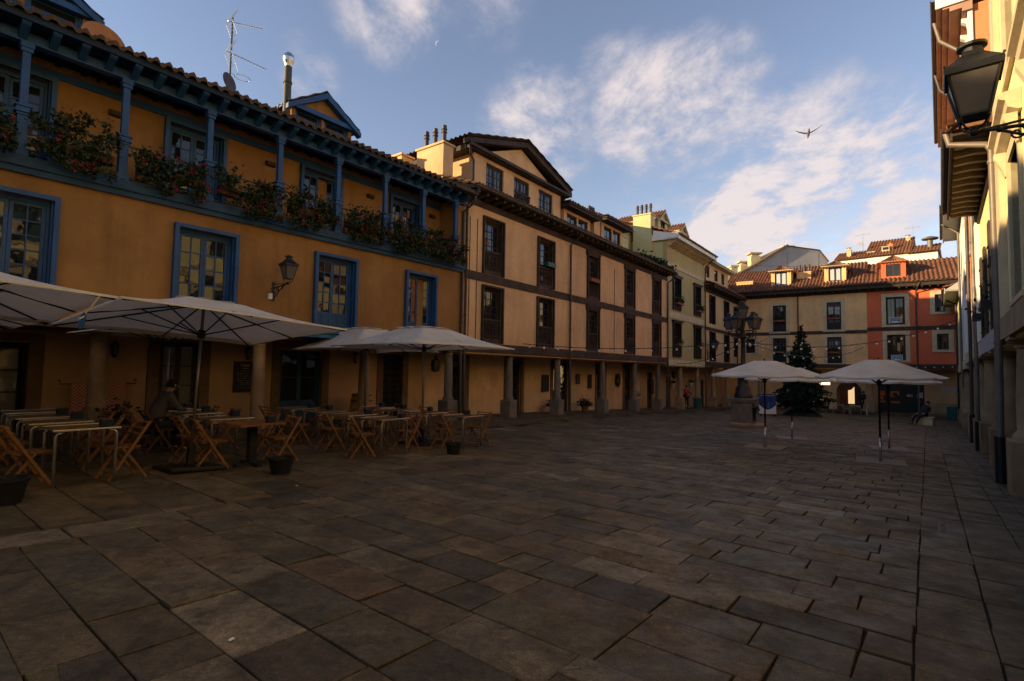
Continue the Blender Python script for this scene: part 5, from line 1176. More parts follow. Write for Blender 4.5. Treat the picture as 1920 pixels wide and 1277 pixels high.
def wall_lamp(fr, x, y_out, z, sc, label, arm_dz=-.12, wall_y=0.0):
    """lantern held out from a wall by a scrolled bracket; origin is under the lantern"""
    t = fr.thing('wall_lantern', label, 'street lamp', x, -y_out, z)
    tmp = lantern(None, (0,0,0), sc, 'x')
    for c in list(tmp.children): c.parent = t
    bpy.data.objects.remove(tmp)
    a = MB(); L = y_out; s = sc; z0 = -.17*s
    a.tube([(0,0,z0),(0,L*.35,z0-.02),(0,L*.75,z0-.05),(0,L,z0-.06)], .02*s, 8)
    a.bar((0,.0,z0),(0,L,z0+.06*s),.022*s)
    for th in range(4):
        u = (math.cos(th*math.pi/2+.78), math.sin(th*math.pi/2+.78)); a.tube([(u[0]*.13*s,u[1]*.13*s,0),(u[0]*.17*s,u[1]*.17*s,-.05*s),(u[0]*.11*s,u[1]*.11*s,-.12*s),(0,0,z0)], .011*s, 6)
    a.ball((0,0,z0),.05*s,10); a.ball((0,L*.22,z0-.02),.035*s,8)
    scroll(a, (0,L*.72,z0-.16*s), .12*s, 1.4, (0,1), .013*s, 1.2); scroll(a, (0,L*.36,z0-.1*s), .075*s, 1.3, (0,-1), .011*s, 1.6); scroll(a, (0,L*.9,z0-.3*s), .08*s, 1.2, (0,1), .011*s, .5)
    a.tube([(0,L*.2,z0-.02),(0,L*.55,z0-.2*s),(0,L*.97,z0-.5*s)], .016*s, 8)
    a.box(-.05*s, .05*s, L-.03*s, L-.004, z0-.56*s, z0+.14*s); a.build('bracket', M_IRON, t, smooth=2)
    return t
wall_lamp(FA, -7.18, .74, 3.83, .72, 'black wall lantern on a scrolled bracket between two blue windows')
wall_lamp(FB, 26.3, .6, 3.55, 1.2, 'black wall lantern on the peach corner house')
wall_lamp(FR, 48.15, .74, 3.88, .80, 'large black lantern close up at the upper right on a wrought bracket')
jb = FA.thing('junction_box', 'small white junction box beside the ochre wall lantern', 'electric box', -7.28, -.05, 3.42); m_ = MB(); m_.box(-.05,.05,-.03,.047,-.08,.08); m_.build('cover', M_WHITEP, jb, bevel=.008)

def lamp_fountain():
    x, y = 10.9, 24.75; z = gz(x, y); t = thing('lamp_fountain', 'five armed iron lamp post standing on a stone fountain pedestal', 'lamp post', (x, y, z), RA+.05)
    p = MB(); p.box(-.46,.46,-.46,.46,.0,1.10); p.build('pedestal', M_STONE, t, bevel=.04)
    c = MB(); c.box(-.53,.53,-.53,.53,1.10,1.2); c.box(-.57,.57,-.57,.57,1.2,1.28); c.build('pedestal_cap', M_STONE, t, bevel=.02)
    b = MB(); b.box(-.95,-.46,-.5,.5,0,.16); b.box(-.62,.62,-.95,-.46,0,.12); b.build('basin', M_STONEW, t, bevel=.03)
    h = MB(); h.lathe([(.03,.25),(.10,.27),(.09,.5),(.12,.8),(.17,.86),(.15,.98),(.05,1.05)], 12, (-.30,-.50,0)); h.tube([(-.3,-.56,.82),(-.3,-.72,.82),(-.3,-.76,.76)], .03, 8); h.build('spout', M_IRON, t, smooth=2)
    s = MB(); s.lathe([(.42,1.28),(.42,1.42),(.36,1.5),(.34,1.72),(.24,1.9),(.2,2.1),(.23,2.2),(.15,2.32),(.12,2.55),(.15,2.62),(.11,2.7),(.095,3.4),(.085,4.0),(.13,4.06),(.15,4.2),(.1,4.34),(.07,4.5),(.06,5.0)], 16); s.build('column', M_IRON, t, smooth=2)
    for i in range(5):
        th = i*2*math.pi/5+.35; u = (math.cos(th), math.sin(th)); a = MB(); r = .62
        a.tube([(u[0]*.08,u[1]*.08,4.2),(u[0]*.25,u[1]*.25,4.08),(u[0]*.45,u[1]*.45,4.16),(u[0]*r,u[1]*r,4.36)], .026, 8); a.tube([(u[0]*.08,u[1]*.08,4.42),(u[0]*.4,u[1]*.4,4.45),(u[0]*r*1.05,u[1]*r*1.05,4.40)], .018, 8)
        scroll(a, (u[0]*.34,u[1]*.34,4.24), .12, 1.4, u, .016); a.tube([(u[0]*r,u[1]*r,4.46),(u[0]*r,u[1]*r,4.02)], [.03,.012], 8); a.build('arm', M_IRON, t, smooth=2)
        lantern(None, (u[0]*r, u[1]*r, 4.52), .92, parent=t, rz=th)
    lantern(None, (0,0,5.02), .98, parent=t, rz=.3)
lamp_fountain()

# small lanterns of the arcade
def small_lantern(fr, x, y, z, label, bell=False):
    t = fr.thing('arcade_lantern', label, 'wall lamp', x, y, z, 'small lanterns in the left arcade'); g = MB(); f = MB()
    if bell:
        f.lathe([(.02,.35),(.05,.3),(.06,.22),(.15,.16),(.18,.0),(.16,-.22),(.05,-.28)], 12)
        f.tube([(0,0,.33),(0,0,.62)], .012, 6); f.build('frame', M_IRON, t, smooth=2)
    else:
        f.lathe([(.02,.2),(.09,.12),(.10,.1),(.02,.099)], 8); f.lathe([(.07,-.12),(.05,-.16),(.01,-.2)], 8); [f.bar((.07*math.cos(k*math.pi/3),.07*math.sin(k*math.pi/3),-.12),(.085*math.cos(k*math.pi/3),.085*math.sin(k*math.pi/3),.1),.01) for k in range(6)]
        f.bar((0,0,.12),(0,.15,.14),.02); f.build('frame', M_IRON, t); g.lathe([(.062,-.115),(.075,.095)], 6); g.build('glass', M_MILK, t)
small_lantern(FA, -10.1, 1.72, 1.93, 'dark arcade lantern left of the round column')
small_lantern(FA, -6.95, 1.72, 1.95, 'dark arcade lantern above the chalk menu board')
small_lantern(FA, -3.35, 1.72, 1.92, 'dark arcade lantern behind the terrace parasol pole')
small_lantern(FA, -.62+.2, .9, 1.75, 'bell shaped dark lantern hanging near the drainpipes', True)
small_lantern(FB, 9.9, 1.3, 1.65, 'bell shaped dark lantern above the menu frame of the cream house', True)
small_lantern(FB, 22.3, 1.3, 1.45, 'bell shaped dark lantern under the green house', True)

# ================================================================== fir tree, planting and pots
def fir():
    x, y = 20.9, 37.9; z = gz(x, y); t = thing('christmas_tree', 'tall dark christmas fir with white baubles in the square', 'tree', (x, y, z))
    tr = MB(); tr.tube([(0,0,0),(0,0,3),(0,0,6.3)], [.13,.08,.015], 8); tr.build('trunk', M_WOOD, t)
    l = MB(); Hh = 6.45
    for i in range(760):
        h = .75+(Hh-.8)*(1-math.sqrt(random.random()))*.999; q = (h-.75)/(Hh-.75); R = 1.92*(1-q)**1.02*random.uniform(.62,1.09)*(1+.10*math.sin(7*h+2.3*math.cos(h*3)))+.05
        if h < 1.2: R *= .85
        th = random.uniform(0,6.283); d = Vector((math.cos(th), math.sin(th), 0)); tip = d*R+Vector((0,0,h-.10*R))
        n = int(10+10*R)
        for k in range(n):
            s = random.uniform(.35 if R > .6 else .1, 1.02); p = d*R*s+Vector((0,0,h+.12*(1-s)-.10*R*s*s))+Vector((random.gauss(0,.07),random.gauss(0,.07),random.gauss(0,.05)))
            l.leaf(p, random.uniform(.10,.17), 1.5)
    for k in range(40): l.leaf((random.gauss(0,.04), random.gauss(0,.04), Hh-.1+random.uniform(-.3,.12)), .12, 1.8)
    l.build('crown', M_PINE, t)
    for i in range(22):
        h = random.uniform(1.2,5.4); q = (h-.75)/(Hh-.75); R = 1.92*(1-q)**1.02+.03; th = random.uniform(3.2,6.3)
        b = MB(); b.ball((R*math.cos(th), R*math.sin(th), h-.1*R), .045, 8); b.build('bauble', M_BULB, t, smooth=True)
    s = MB(); s.lathe([(1.28,0),(1.2,.15),(.9,.33),(.45,.55),(.2,.85)], 20); s.build('skirt', surf('dark_cover', (.01,.018,.02), .8, .2, 3, 0, .2), t, smooth=2)
fir()
def pot(x, y, label, r=.17, h=.22, m=None, plant=0, flowers=0, z=None, name='plant_pot'):
    t = thing(name, label, 'plant pot', (x, y, gz(x, y)+.005 if z is None else z)); p = MB(); p.lathe([(r*.75,0),(r,h*.9),(r*1.08,h*.9),(r*1.08,h),(r*.92,h),(r*.9,h*.85)], 18); p.build('pot', m or M_BLACKP, t, smooth=2)
    s = MB(); s.lathe([(r*.9,h*.82),(.01,h*.86)], 14); s.build('soil', M_DARK, t)
    if plant:
        l = MB(); [l.leaf((random.gauss(0,r*.9), random.gauss(0,r*.9), h+abs(random.gauss(.1,.16))), random.uniform(.05,.1), 1.5) for i in range(plant)]; l.build('leaves', M_LEAF, t)
    if flowers: f = MB(); [f.leaf((random.gauss(0,r*.8), random.gauss(0,r*.8), h+random.uniform(.1,.4)), .05) for i in range(flowers)]; f.build('flowers', M_RED, t)
    return t
pot(-3.66, 8.5, 'empty black pot on the paving in front of the second table line', .19, .25)
pot(-1.22, 11.42, 'empty black pot by the right front terrace tables', .17, .23)
pot(-5.72, 6.05, 'empty black pot in the lower left corner', .2, .28)
x_, y_ = FA.w(-10.45, .05)[:2]; pot(x_, y_, 'potted plant with red flowers at the foot of the leftmost column', .16, .26, M_TERRAC, 260, 60, z=.05)
x_, y_ = FB.w(5.1, 1.3)[:2]; pot(x_, y_, 'bushy green plant in a pot left of the cream house door', .22, .3, M_TERRAC, 420, z=gz(x_,y_)+.13)
x_, y_ = FB.w(8.3, 1.3)[:2]; pot(x_, y_, 'bushy green plant in a pot right of the cream house door', .22, .3, M_TERRAC, 420, z=gz(x_,y_)+.13)
def hanging_cone(x, label):
    t = FB.thing('wall_planter', label, 'wall planter', x, 1.72, .75, 'cone planters on the green house'); c = MB(); c.lathe([(.01,-.45),(.16,0),(.17,.02),(.14,.02)], 12); c.build('cone', M_WHITEP, t, smooth=2)
    l = MB(); [l.leaf((random.gauss(0,.13), random.gauss(0,.1), .05+abs(random.gauss(0,.08))), .09) for i in range(140)]; l.build('leaves', M_LEAF, t)
hanging_cone(23.3, 'white cone wall planter with trailing leaves left of the column'); hanging_cone(27.6, 'white cone wall planter with trailing leaves beside the drainpipe')
def window_plants(fr, spots, label):
    for i, (x, y, z, w, n, fl) in enumerate(spots):
        t = fr.thing('window_plants', label[i], 'window box', x, y, z, 'plants on balcony rails'); b = MB(); b.box(-w, w, -.09, .09, -.02, .14); b.build('planter', M_TERRAC if fr is not FR else M_IRON, t)
        l = MB(); [l.leaf((random.uniform(-w,w), random.gauss(0,.1), .14+abs(random.gauss(.05,.16))), .085, 1.4) for k in range(n)]; l.build('leaves', M_LEAF, t)
        if fl: f = MB(); [f.leaf((random.uniform(-w,w), random.gauss(-.05,.1), .2+abs(random.gauss(0,.12))), .06) for k in range(fl)]; f.build('flowers', M_RED, t)
window_plants(FB, [(19.2,-.25,6.45,.55,420,0),(23.8,-.25,6.35,.55,420,0),(19.1,-.25,3.55,.4,120,0),(23.8,-.25,3.55,.4,120,0)], ['leafy climbing plants on the upper left rail of the green house','leafy plants on the upper right rail of the green house','small green pot plant on the lower left rail of the green house','small green pot plant on the lower right rail of the green house'])
window_plants(FF, [(3.65,-.2,6.5,.45,200,0),(8.0,-.2,6.55,.45,160,60),(3.65,-.2,3.6,.4,90,0),(8.0,-.2,3.55,.45,260,70)], ['green window box on the upper left window of the sand house','flower box on the upper right window of the sand house','small pots on the lower left window of the sand house','red flower box on the lower right window of the sand house'])
window_plants(FR, [(34.3,-.2,3.25,.4,14,0),(38.1,-.2,3.2,.4,14,0)], ['dark trough on the farther yellow house window','dark trough on the nearer yellow house window'])
# weeds in the gutter of the cream house
w_ = FB.thing('roof_weeds', 'tuft of green weeds growing along the cream house gutter', 'weeds', 14.3, -.45, 8.5); l_ = MB(); [l_.leaf((random.gauss(0,1.3), random.gauss(0,.16), abs(random.gauss(0,.16))), .16, 1.8) for i in range(420)]; l_.build('leaves', M_LEAF, w_)

# ================================================================== arcade fittings and shop things
def panel(fr, x, y, z, w, h, label, cat, m, name, frame_m=None, turn=0.0):
    t = fr.thing(name, label, cat, x, y, z, turn=turn); b = MB(); b.box(-w/2, w/2, -.012, .012, -h/2, h/2); b.build('board', m, t)
    f = MB(); e = .035
    f.box(-w/2-e, -w/2, -.022, .02, -h/2-e, h/2+e); f.box(w/2, w/2+e, -.022, .02, -h/2-e, h/2+e); f.box(-w/2, w/2, -.022, .02, h/2, h/2+e); f.box(-w/2, w/2, -.022, .02, -h/2-e, -h/2)
    f.build('frame', frame_m or M_WOOD, t); return t
def squiggle(w, z, h=.03, n=14, seed=1):
    rnd = random.Random(seed); s = MB(); x = -w/2
    while x < w/2:
        l = rnd.uniform(.02,.05); s.bar((x,-.016,z-h/2+rnd.uniform(0,h*.4)),(x+l*.6,-.016,z+h/2-rnd.uniform(0,h*.5)),.007,.004); s.bar((x+l*.6,-.016,z+h/2-rnd.uniform(0,h*.5)),(x+l,-.016,z-h/2+rnd.uniform(0,h*.3)),.007,.004); x += l+rnd.choice((.004,.006,.03))
    return s
cb = panel(FA, -6.95, 1.86, 1.28, .56, .80, 'black chalk menu board headed CASA on the arcade wall', 'menu board', M_BLACKP, 'chalk_board')
text('chalk_lettering', 'CASA', .105, M_CHALK, cb, (0,-.016,.32), ext=.001); text('chalk_lettering', '- Ramón -', .062, M_CHALK, cb, (.02,-.016,.235), ext=.001)
for i, (w, z) in enumerate(((.26,.16),(.48,.09),(.44,.02),(.46,-.05),(.4,-.12),(.3,-.18),(.44,-.31))): squiggle(w, z, .045, seed=i).build('chalk_line', M_CHALK, cb)
u_ = MB(); u_.box(-.16,.17,-.017,-.013,-.235,-.23); u_.build('chalk_line', M_CHALK, cb)
panel(FB, 5.15, 1.88, .95, .55, .80, 'dark menu frame behind the third cream house column', 'menu board', M_BLACKP, 'menu_frame')
panel(FB, 9.9, 1.88, 1.0, .36, .75, 'narrow dark menu frame under the bell lantern', 'menu board', M_BLACKP, 'menu_frame')
panel(FB, 8.5, 1.88, 1.15, .35, .5, 'small dark notice with pale print right of the cream house door', 'notice', M_GREYC, 'menu_frame')
panel(FB, 19.3, 1.88, .55, .55, 1.0, 'tall chalk board beside the corner window of the cream house', 'menu board', M_BLACKP, 'menu_frame')
def wreath():
    t = FB.thing('round_wreath', 'green round wreath hanging on the cream house arcade wall', 'wreath', 13.6, 1.85, 1.05); l = MB()
    for i in range(500):
        th = random.uniform(0,6.28); r = random.gauss(.26,.05); l.leaf((r*math.cos(th), random.gauss(0,.04), 1.3*r*math.sin(th)), .07)
    l.build('leaves', M_LEAF, t)
wreath()
def cloth_rack():
    t = FA.thing('towel_rail', 'wall rail on the ochre arcade wall holding the checked cloth', 'rail', -10.35, 1.72, 1.12); r = MB(); r.tube([(-.72,.16,.08),(-.72,0,.08),(-.72,0,0),(.72,0,0),(.72,0,.08),(.72,.16,.08)], .012, 6); r.build('rod', M_IRON, t)
    m, nt, N, L, P = nodes_of('red_check_cloth'); tc = N.new('ShaderNodeTexCoord'); ck = N.new('ShaderNodeTexChecker'); ck.inputs['Scale'].default_value = 26; ck.inputs['Color1'].default_value = (.30,.07,.06,1); ck.inputs['Color2'].default_value = (.45,.27,.22,1)
    L.new(tc.outputs['Object'], ck.inputs[0]); L.new(ck.outputs[0], P.inputs['Base Color']); P.inputs['Roughness'].default_value = .9
    c = FA.thing('checked_cloth', 'red and white checked tablecloth hung over the arcade rail', 'cloth', -10.35, 1.72, 1.12); b = MB(); n = 24; vs = []; rows = [(.028,-.5),(.032,-.25),(.024,0),(.012,.016),(-.012,.016),(-.024,0),(-.034,-.3),(-.04,-.62)]
    for dy, dz in rows:
        for i in range(n+1): x = -.52+1.04*i/n; vs.append((x*(1-.03*abs(dz)), dy+.012*math.sin(i*1.3+dz*4)*abs(dz)*2.2, dz+.008*math.sin(i*.9)*abs(dz)))
    fs = [(k*(n+1)+i, k*(n+1)+i+1, (k+1)*(n+1)+i+1, (k+1)*(n+1)+i) for k in range(len(rows)-1) for i in range(n)]
    b.add(vs, fs); b.build('cloth', m, c, smooth=True)
cloth_rack()
def awning():
    t = FA.thing('blue_awning', 'blue cloth awning above the terrace shop front', 'awning', -5.2, 0, 2.62); a = MB()
    a.add([(-1.6,-.02,.12),(1.6,-.02,.12),(1.75,-.75,-.12),(-1.75,-.75,-.12),(-1.6,-.02,.10),(1.6,-.02,.10),(1.75,-.75,-.14),(-1.75,-.75,-.14)], [(0,3,2,1),(4,5,6,7),(0,4,7,3),(1,2,6,5)])
    for i in range(28): x0 = -1.75+i*.125; a.quad((x0,-.75,-.12),(x0,-.76,-.25+.02*(i%2)),(x0+.125,-.76,-.25+.02*((i+1)%2)),(x0+.125,-.75,-.12))
    a.build('cloth', M_AWN, t); r = MB(); r.tube([(-1.75,-.75,-.13),(1.75,-.75,-.13)], .018, 8); [r.bar((s*1.5,-.03,-.05),(s*1.6,-.73,-.13),.02) for s in (-1,1)]; r.build('awning_frame', M_IRON, t)
awning()
def barrel():
    x, y = FA.w(-3.5, 1.1)[:2]; t = thing('wooden_barrel', 'upright wooden barrel against the arcade wall behind the terrace', 'barrel', (x, y, gz(x,y)+.13)); b = MB(); k = 20
    prof = [(.30,0),(.345,.2),(.37,.45),(.345,.7),(.30,.92),(.27,.92),(.27,.89)]; b.lathe(prof, k); b.build('staves', surf('barrel_oak', (.5,.24,.05), .55, .25, 4, .2, .2, 20), t, smooth=2)
    h = MB(); [h.lathe([(r+.006,z),(r+.008,z+.05)], k) for r, z in ((.315,.06),(.352,.24),(.352,.64),(.318,.82))]; h.build('hoop', M_PIPE, t, smooth=2)
barrel()
def vending():
    x, y = FB.w(14.1, .75)[:2]; t = thing('gumball_machine', 'yellow gumball machine with clear globe on a thin stand', 'gumball machine', (x, y, gz(x,y)+.13), FB.rz)
    b = MB(); b.box(-.22,.22,-.18,.18,.55,.86); b.build('body', M_YPLAS, t, bevel=.03); g = MB(); g.lathe([(.2,.86),(.24,.98),(.2,1.12),(.08,1.2)], 16); g.build('globe', M_GLASSC, t, smooth=2)
    for sx in (-1,1):
        for sy in (-1,1): l = MB(); l.bar((sx*.18,sy*.14,.55),(sx*.24,sy*.18,0),.025); l.build('leg', M_YPLAS, t)
    c = MB(); c.box(-.14,.14,-.19,-.181,.62,.78); c.build('label', M_ORANGEP, t)
vending()
def bin_(x, y, label, r=.25, h=.85):
    t = thing('litter_bin', label, 'litter bin', (x, y, gz(x,y))); b = MB(); b.lathe([(r*.88,0),(r*.9,.06),(r,h-.06),(r*1.06,h-.05),(r*1.06,h),(r*.92,h),(r*.9,h-.1)], 18); b.build('drum', M_TEAL, t, smooth=2)
    s = MB(); [s.bar((r*.92*math.cos(k*.349),r*.92*math.sin(k*.349),.06),(r*1.02*math.cos(k*.349),r*1.02*math.sin(k*.349),h-.08),.018) for k in range(18)]; s.build('slats', M_TEAL, t)
x_, y_ = FB.w(22.1, -.55)[:2]; bin_(x_, y_, 'green litter bin by the green house columns', .27, .95)
bin_(33.9, 40.4, 'green litter bin in the far right corner', .42, 1.05)
def poster_stand():
    x, y = 17.3, 35.6; t = thing('poster_stand', 'blue and white poster stand between fountain and fir tree', 'sign', (x, y, gz(x,y)), -.35); b = MB(); b.box(-.52,.52,-.02,.02,.14,1.48); b.build('panel', M_WHITEP, t)
    c = MB(); n = 24; P = [(-.52,.62)]+[(-.52+1.04*i/n, .75-.32*math.sin(math.pi*i/n)-.0) for i in range(n+1)]+[(.52,1.48),(-.52,1.48)]; c.prism(P[1:], -.028, -.0205); c.build('blue_print', surf('poster_blue', (.02,.05,.22), .5, .5, 3, 0, 0), t)
    d = MB(); d.prism([(-.02,.5),(.12,.5),(.05,1.05)], -.033, -.0285); d.build('print', M_BLUES2, t); l = MB(); [l.box(-.42+i*.15, -.32+i*.15, -.033, -.0285, 1.33, 1.40) for i in range(6)]; l.build('print', surf('pale_blue_print',(.3,.36,.55),.6,.1), t)
    for sx in (-.42,.42): f = MB(); f.box(sx-.05, sx+.05, -.3, .3, 0, .14); f.build('foot', M_IRON, t, bevel=.01)
poster_stand()
def bench():
    x, y = 24.75, 31.7; t = thing('stone_bench', 'pale stone block bench near the right arcade', 'bench', (x, y, gz(x,y)), RA-math.pi/2-.1); b = MB(); b.box(-.48,.48,-.3,.3,0,.46); b.build('block', M_LIME, t, bevel=.03)
    s = MB(); s.box(-.52,.52,-.34,.34,.46,.5); s.build('seat_slab', M_LIME, t, bevel=.01)
bench()
def crates():
    x, y = FR.w(40.3, .1)[:2]
    for i in range(3):
        t = thing('plastic_crate', ['dark plastic crate at the bottom of the stack by the right column','dark plastic crate in the middle of the stack by the right column','dark plastic crate on top of the stack by the right column'][i], 'crate', (x, y, gz(x,y)+.01+i*.30), FR.rz+random.gauss(0,.04), 'stacked crates by the right column'); b = MB()
        for sx in (-1,1):
            for k in range(4): z = .02+k*.07; b.box(sx*.2-.008, sx*.2+.008, -.15, .15, z, z+.045); b.box(-.2, .2, sx*.15-.008, sx*.15+.008, z+.001, z+.046)
            for sy in (-1,1): b.box(sx*.2-.02, sx*.2+.02, sy*.15-.02, sy*.15+.02, 0, .295)
        b.box(-.19,.19,-.14,.14,.0,.02); b.build('crate_body', M_BLACKP, t)
crates()
# signs on the terracotta balconies
def let_sign(x, z, m, l, label, w=1.0, h=.5, tilt=0.0):
    t = FF.thing('letting_sign', label, 'sign', x, -.16, z); b = MB(); b.box(-w/2, w/2, -.012, .012, -h/2, h/2); b.build('board', M_WHITEP, t); c = MB(); c.box(-w/2+.035, w/2-.035, -.016, -.0125, -h/2+.035, h/2-.035); c.build('print', m, t)
    for i, s in enumerate(l): text('lettering', s, .125, M_WHITEP, t, (0,-.018,h/2-.105-i*.115), ext=.001)
    q = MB(); q.box(-.2, .2, -.02, -.0165, -h/2+.02, -h/2+.12); q.build('white_label', M_WHITEP, t); t.rotation_euler[1] = tilt
let_sign(12.38, 6.28, M_BLUES, ['ALQUILER','985 08 00 08','607 51 61 71'], 'dark blue letting sign on the upper terracotta balcony', .78, .45)
let_sign(12.42, 3.15, M_BLUES2, ['ALQUILER','985 08 00 08','607 51 61 71'], 'light blue letting sign on the lower terracotta balcony', .78, .45)

# ================================================================== roof things
def aerial():
    t = FA.thing('roof_aerial', 'tall television aerial with two yagi arrays and ring on the ochre roof', 'aerial', -8.1, 1.0, 8.35); m = MB(); m.tube([(0,0,0),(0,0,2.62)], .022, 8); m.build('mast', M_PIPE, t)
    for z, L, dz, nm in ((2.45,.8,.28,'upper'),(1.62,.95,.0,'lower')):
        y = MB(); y.bar((-.12,0,z),(L,0,z+dz),.018)
        for i in range(11): q = .1+.9*i/10; x = L*q; y.bar((x,-.13,z+dz*q-.03),(x,.13,z+dz*q+.03),.008)
        for s in (-1,1):
            for k in range(6): o = .03+k*.05; y.bar((-.1+o*.5,-.18,z+s*o*1.2),(-.1+o*.5,.18,z+s*o*1.2),.007)
            y.bar((-.08,-.18,z+s*.02),(.06,-.18,z+s*.34),.007); y.bar((-.08,.18,z+s*.02),(.06,.18,z+s*.34),.007)
        y.build('antenna', M_STEEL, t)
    r = MB(); r.tube([(.32+.2*math.cos(k*math.pi/12), .16*math.sin(k*math.pi/12), 1.08) for k in range(25)], .008, 6); r.bar((0,0,1.08),(.12,0,1.08),.012); r.bar((.05,0,1.6),(.2,0,1.2),.008); r.build('ring_antenna', M_STEEL, t)
    d = MB(); d.lathe([(.02,0),(.16,.025),(.25,.07)], 18); o = d.build('dish', M_PIPE, t, loc=(-.1,-.1,.72)); o.rotation_euler = (R_(82),0,R_(28))
aerial()
def dish():
    t = FA.thing('satellite_dish', 'orange satellite dish beside the left roof dormer', 'satellite dish', -10.95, .6, 8.18); d = MB(); n = 28
    d.lathe([(.02,.0),(.19,.023),(.34,.075),(.42,.12),(.43,.112),(.34,.064),(.19,.011),(.02,-.011)], n); o = d.build('reflector', surf('dish_orange', (.42,.19,.07), .6, .15, 2), t, loc=(0,0,.42)); o.rotation_euler = (R_(78),0,R_(8))
    m = MB(); m.tube([(0,.1,-.4),(0,.1,.35)], .03, 8); m.build('mount', M_IRON, t); text('lettering', 'ovos', .13, M_WOOD, o, (.09,.15,.08), (0,0,0), .002)
dish()
def flue():
    t = FA.thing('stove_flue', 'dark round flue pipe with a shiny spinning cowl on the ochre roof', 'flue', -6.5, 1.0, 8.3); p = MB(); p.tube([(0,0,0),(0,0,2.05)], .105, 16); p.lathe([(.125,1.55),(.125,1.6)], 16); p.build('pipe', surf('flue_grey', (.07,.065,.06), .5, .2, 3, .1, 0), t, smooth=2)
    c = MB(); c.lathe([(.1,2.05),(.115,2.12),(.15,2.2),(.165,2.3),(.14,2.4),(.08,2.46),(.01,2.48)], 16); c.build('cowl', M_STEEL, t)
flue()
def gull():
    d = Vector((.56,.98,.46)).normalized()*37; t = thing('flying_bird', 'grey gull gliding with raised wings against the clouds', 'bird', tuple(EYE+d), R_(-20)); b = MB()
    b.lathe([(.005,-.3),(.035,-.2),(.075,-.05),(.08,.08),(.05,.2),(.045,.25),(.012,.34)], 10)
    M = Matrix.Rotation(R_(50), 4, 'X'); b.v = [tuple(M @ Vector(v)) for v in b.v]
    for s in (-1, 1):
        k = .62 if s > 0 else .36; P = [(0,.0,.02),(.22,.03,.02+.16*k),(.45,.0,.02+.34*k),(.7,-.1,.02+.62*k)]; W = [.15,.16,.12,.02]; vs = []
        for (x, y, z), w in zip(P, W):
            for dy, dz in ((-w/2,-.008),(w/2,-.003),(w/2,.006),(-w/2,.012)): vs.append((s*x, y+dy, z+dz))
        fs = [(i*4+j, i*4+(j+1)%4, (i+1)*4+(j+1)%4, (i+1)*4+j) for i in range(3) for j in range(4)]+[(12,13,14,15),(3,2,1,0)]; b.add(vs, fs)
    b.build('body', M_FEATH, t, smooth=2)
gull()
def moon():
    d = Vector((-.15,.97,.62)).normalized()*1500; t = thing('crescent_moon', 'thin pale crescent moon high in the blue sky', 'moon', tuple(EYE+d)); b = MB(); r = 7.5; n = 20; P = []
    for i in range(n+1): th = math.pi/2+math.pi*i/n; P.append((r*math.cos(th), r*math.sin(th)))
    for i in range(n,-1,-1): th = math.pi/2+math.pi*i/n; P.append((r*.72*math.cos(th), r*math.sin(th)*.995))
    vs = [(x, y0, z) for y0 in (0, 2) for x, z in P]; N = len(P); fs = [(i, i+1, N-2-i, N-1-i) for i in range(n)]; fs += [tuple(N+j for j in f[::-1]) for f in fs]
    b.add(vs, fs); b.build('lit_limb', emis('moonlight', (1,.97,.93), .33), t); t.rotation_euler = (0, R_(20), R_(5))
moon()

# ================================================================== string lights
def string(pts, label, sag, n, off=True):
    t = thing('string_lights', label, 'string lights', pts[0], 0, 'festoon strings across the square'); p0 = Vector(pts[0]); p1 = Vector(pts[1]); d = p1-p0
    P = lambda q: d*q+Vector((0,0,-sag*4*q*(1-q)))
    c = MB(); c.tube([P(i/24) for i in range(25)], .016, 5); c.build('cable', M_IRON, t)
    for i in range(n):
        q = (i+.5)/n; b = MB(); p = P(q); b.lathe([(.02,0),(.022,-.07)], 8, p); o = b.build('socket', M_BLACKP, t)
        g = MB(); g.ball(p+Vector((0,0,-.105)), .05, 8, 1.15); g.build('bulb', M_BULB, o, smooth=True)
LP = (10.9, 24.75, gz(10.9,24.75)+3.95)
string([FB.w(.3,-.12,2.72), LP], 'festoon string sagging from the cream house to the lamp post', .28, 17)
string([FB.w(18.6,-.25,2.25), LP], 'festoon string rising steeply from the green house to the lamp post', .35, 15)
string([LP, FF.w(10.4,-.4,4.2)], 'festoon string from the lamp post to the seam of the far houses', .9, 16)
string([LP, FR.w(20.5,-.4,4.4)], 'festoon string from the lamp post to the right row', .7, 17)
string([FF.w(11.2,-.3,2.6), FF.w(16.2,-.3,2.55)], 'short festoon string under the terracotta house', .12, 9)
string([LP, FF.w(3.0,-.3,5.35)], 'short festoon string rising from the lamp post to the sand house', .35, 9)
# spots under the left parasol
for i, (a, b) in enumerate(((.55,9.9),(.62,10.15))):
    x, y = ab(a, b); t = thing('spot_lamp', 'small white spot lamp under the left parasol, '+('left' if i == 0 else 'right')+' of the pair', 'spot lamp', (x, y, 2.02)); s = MB(); s.lathe([(.03,0),(.05,.08),(.03,.12)], 10); s.build('head', M_BLACKP, t, smooth=2); g = MB(); g.box(-.03,.03,-.03,.03,-.02,-.001); g.build('lens', M_BULB, t); r = MB(); r.tube([(0,0,.12),(0,0,.33)], .008, 6); r.build('stem', M_IRON, t)

def hanging_board():
    t = thing('hanging_board', 'small blue and white painted board hanging on a cord between the left parasols', 'ornament', (-4.62, 5.62, 2.06)); b = MB(); b.prism([(-.03,-.09),(.0,-.10),(.045,.01),(.04,.07),(.0,.06),(-.035,-.03)], -.008, .008); b.build('board', M_BLUE, t)
    w = MB(); w.prism([(-.022,.0),(.035,.028),(.035,.045),(-.02,.018)], -.013, -.0105); w.build('stripe', M_WHITEP, t); c = MB(); c.tube([(.03,0,.06),(.10,0,.15),(.15,.03,.26)], .008, 6); c.build('cord', M_LIME, t)
hanging_board()

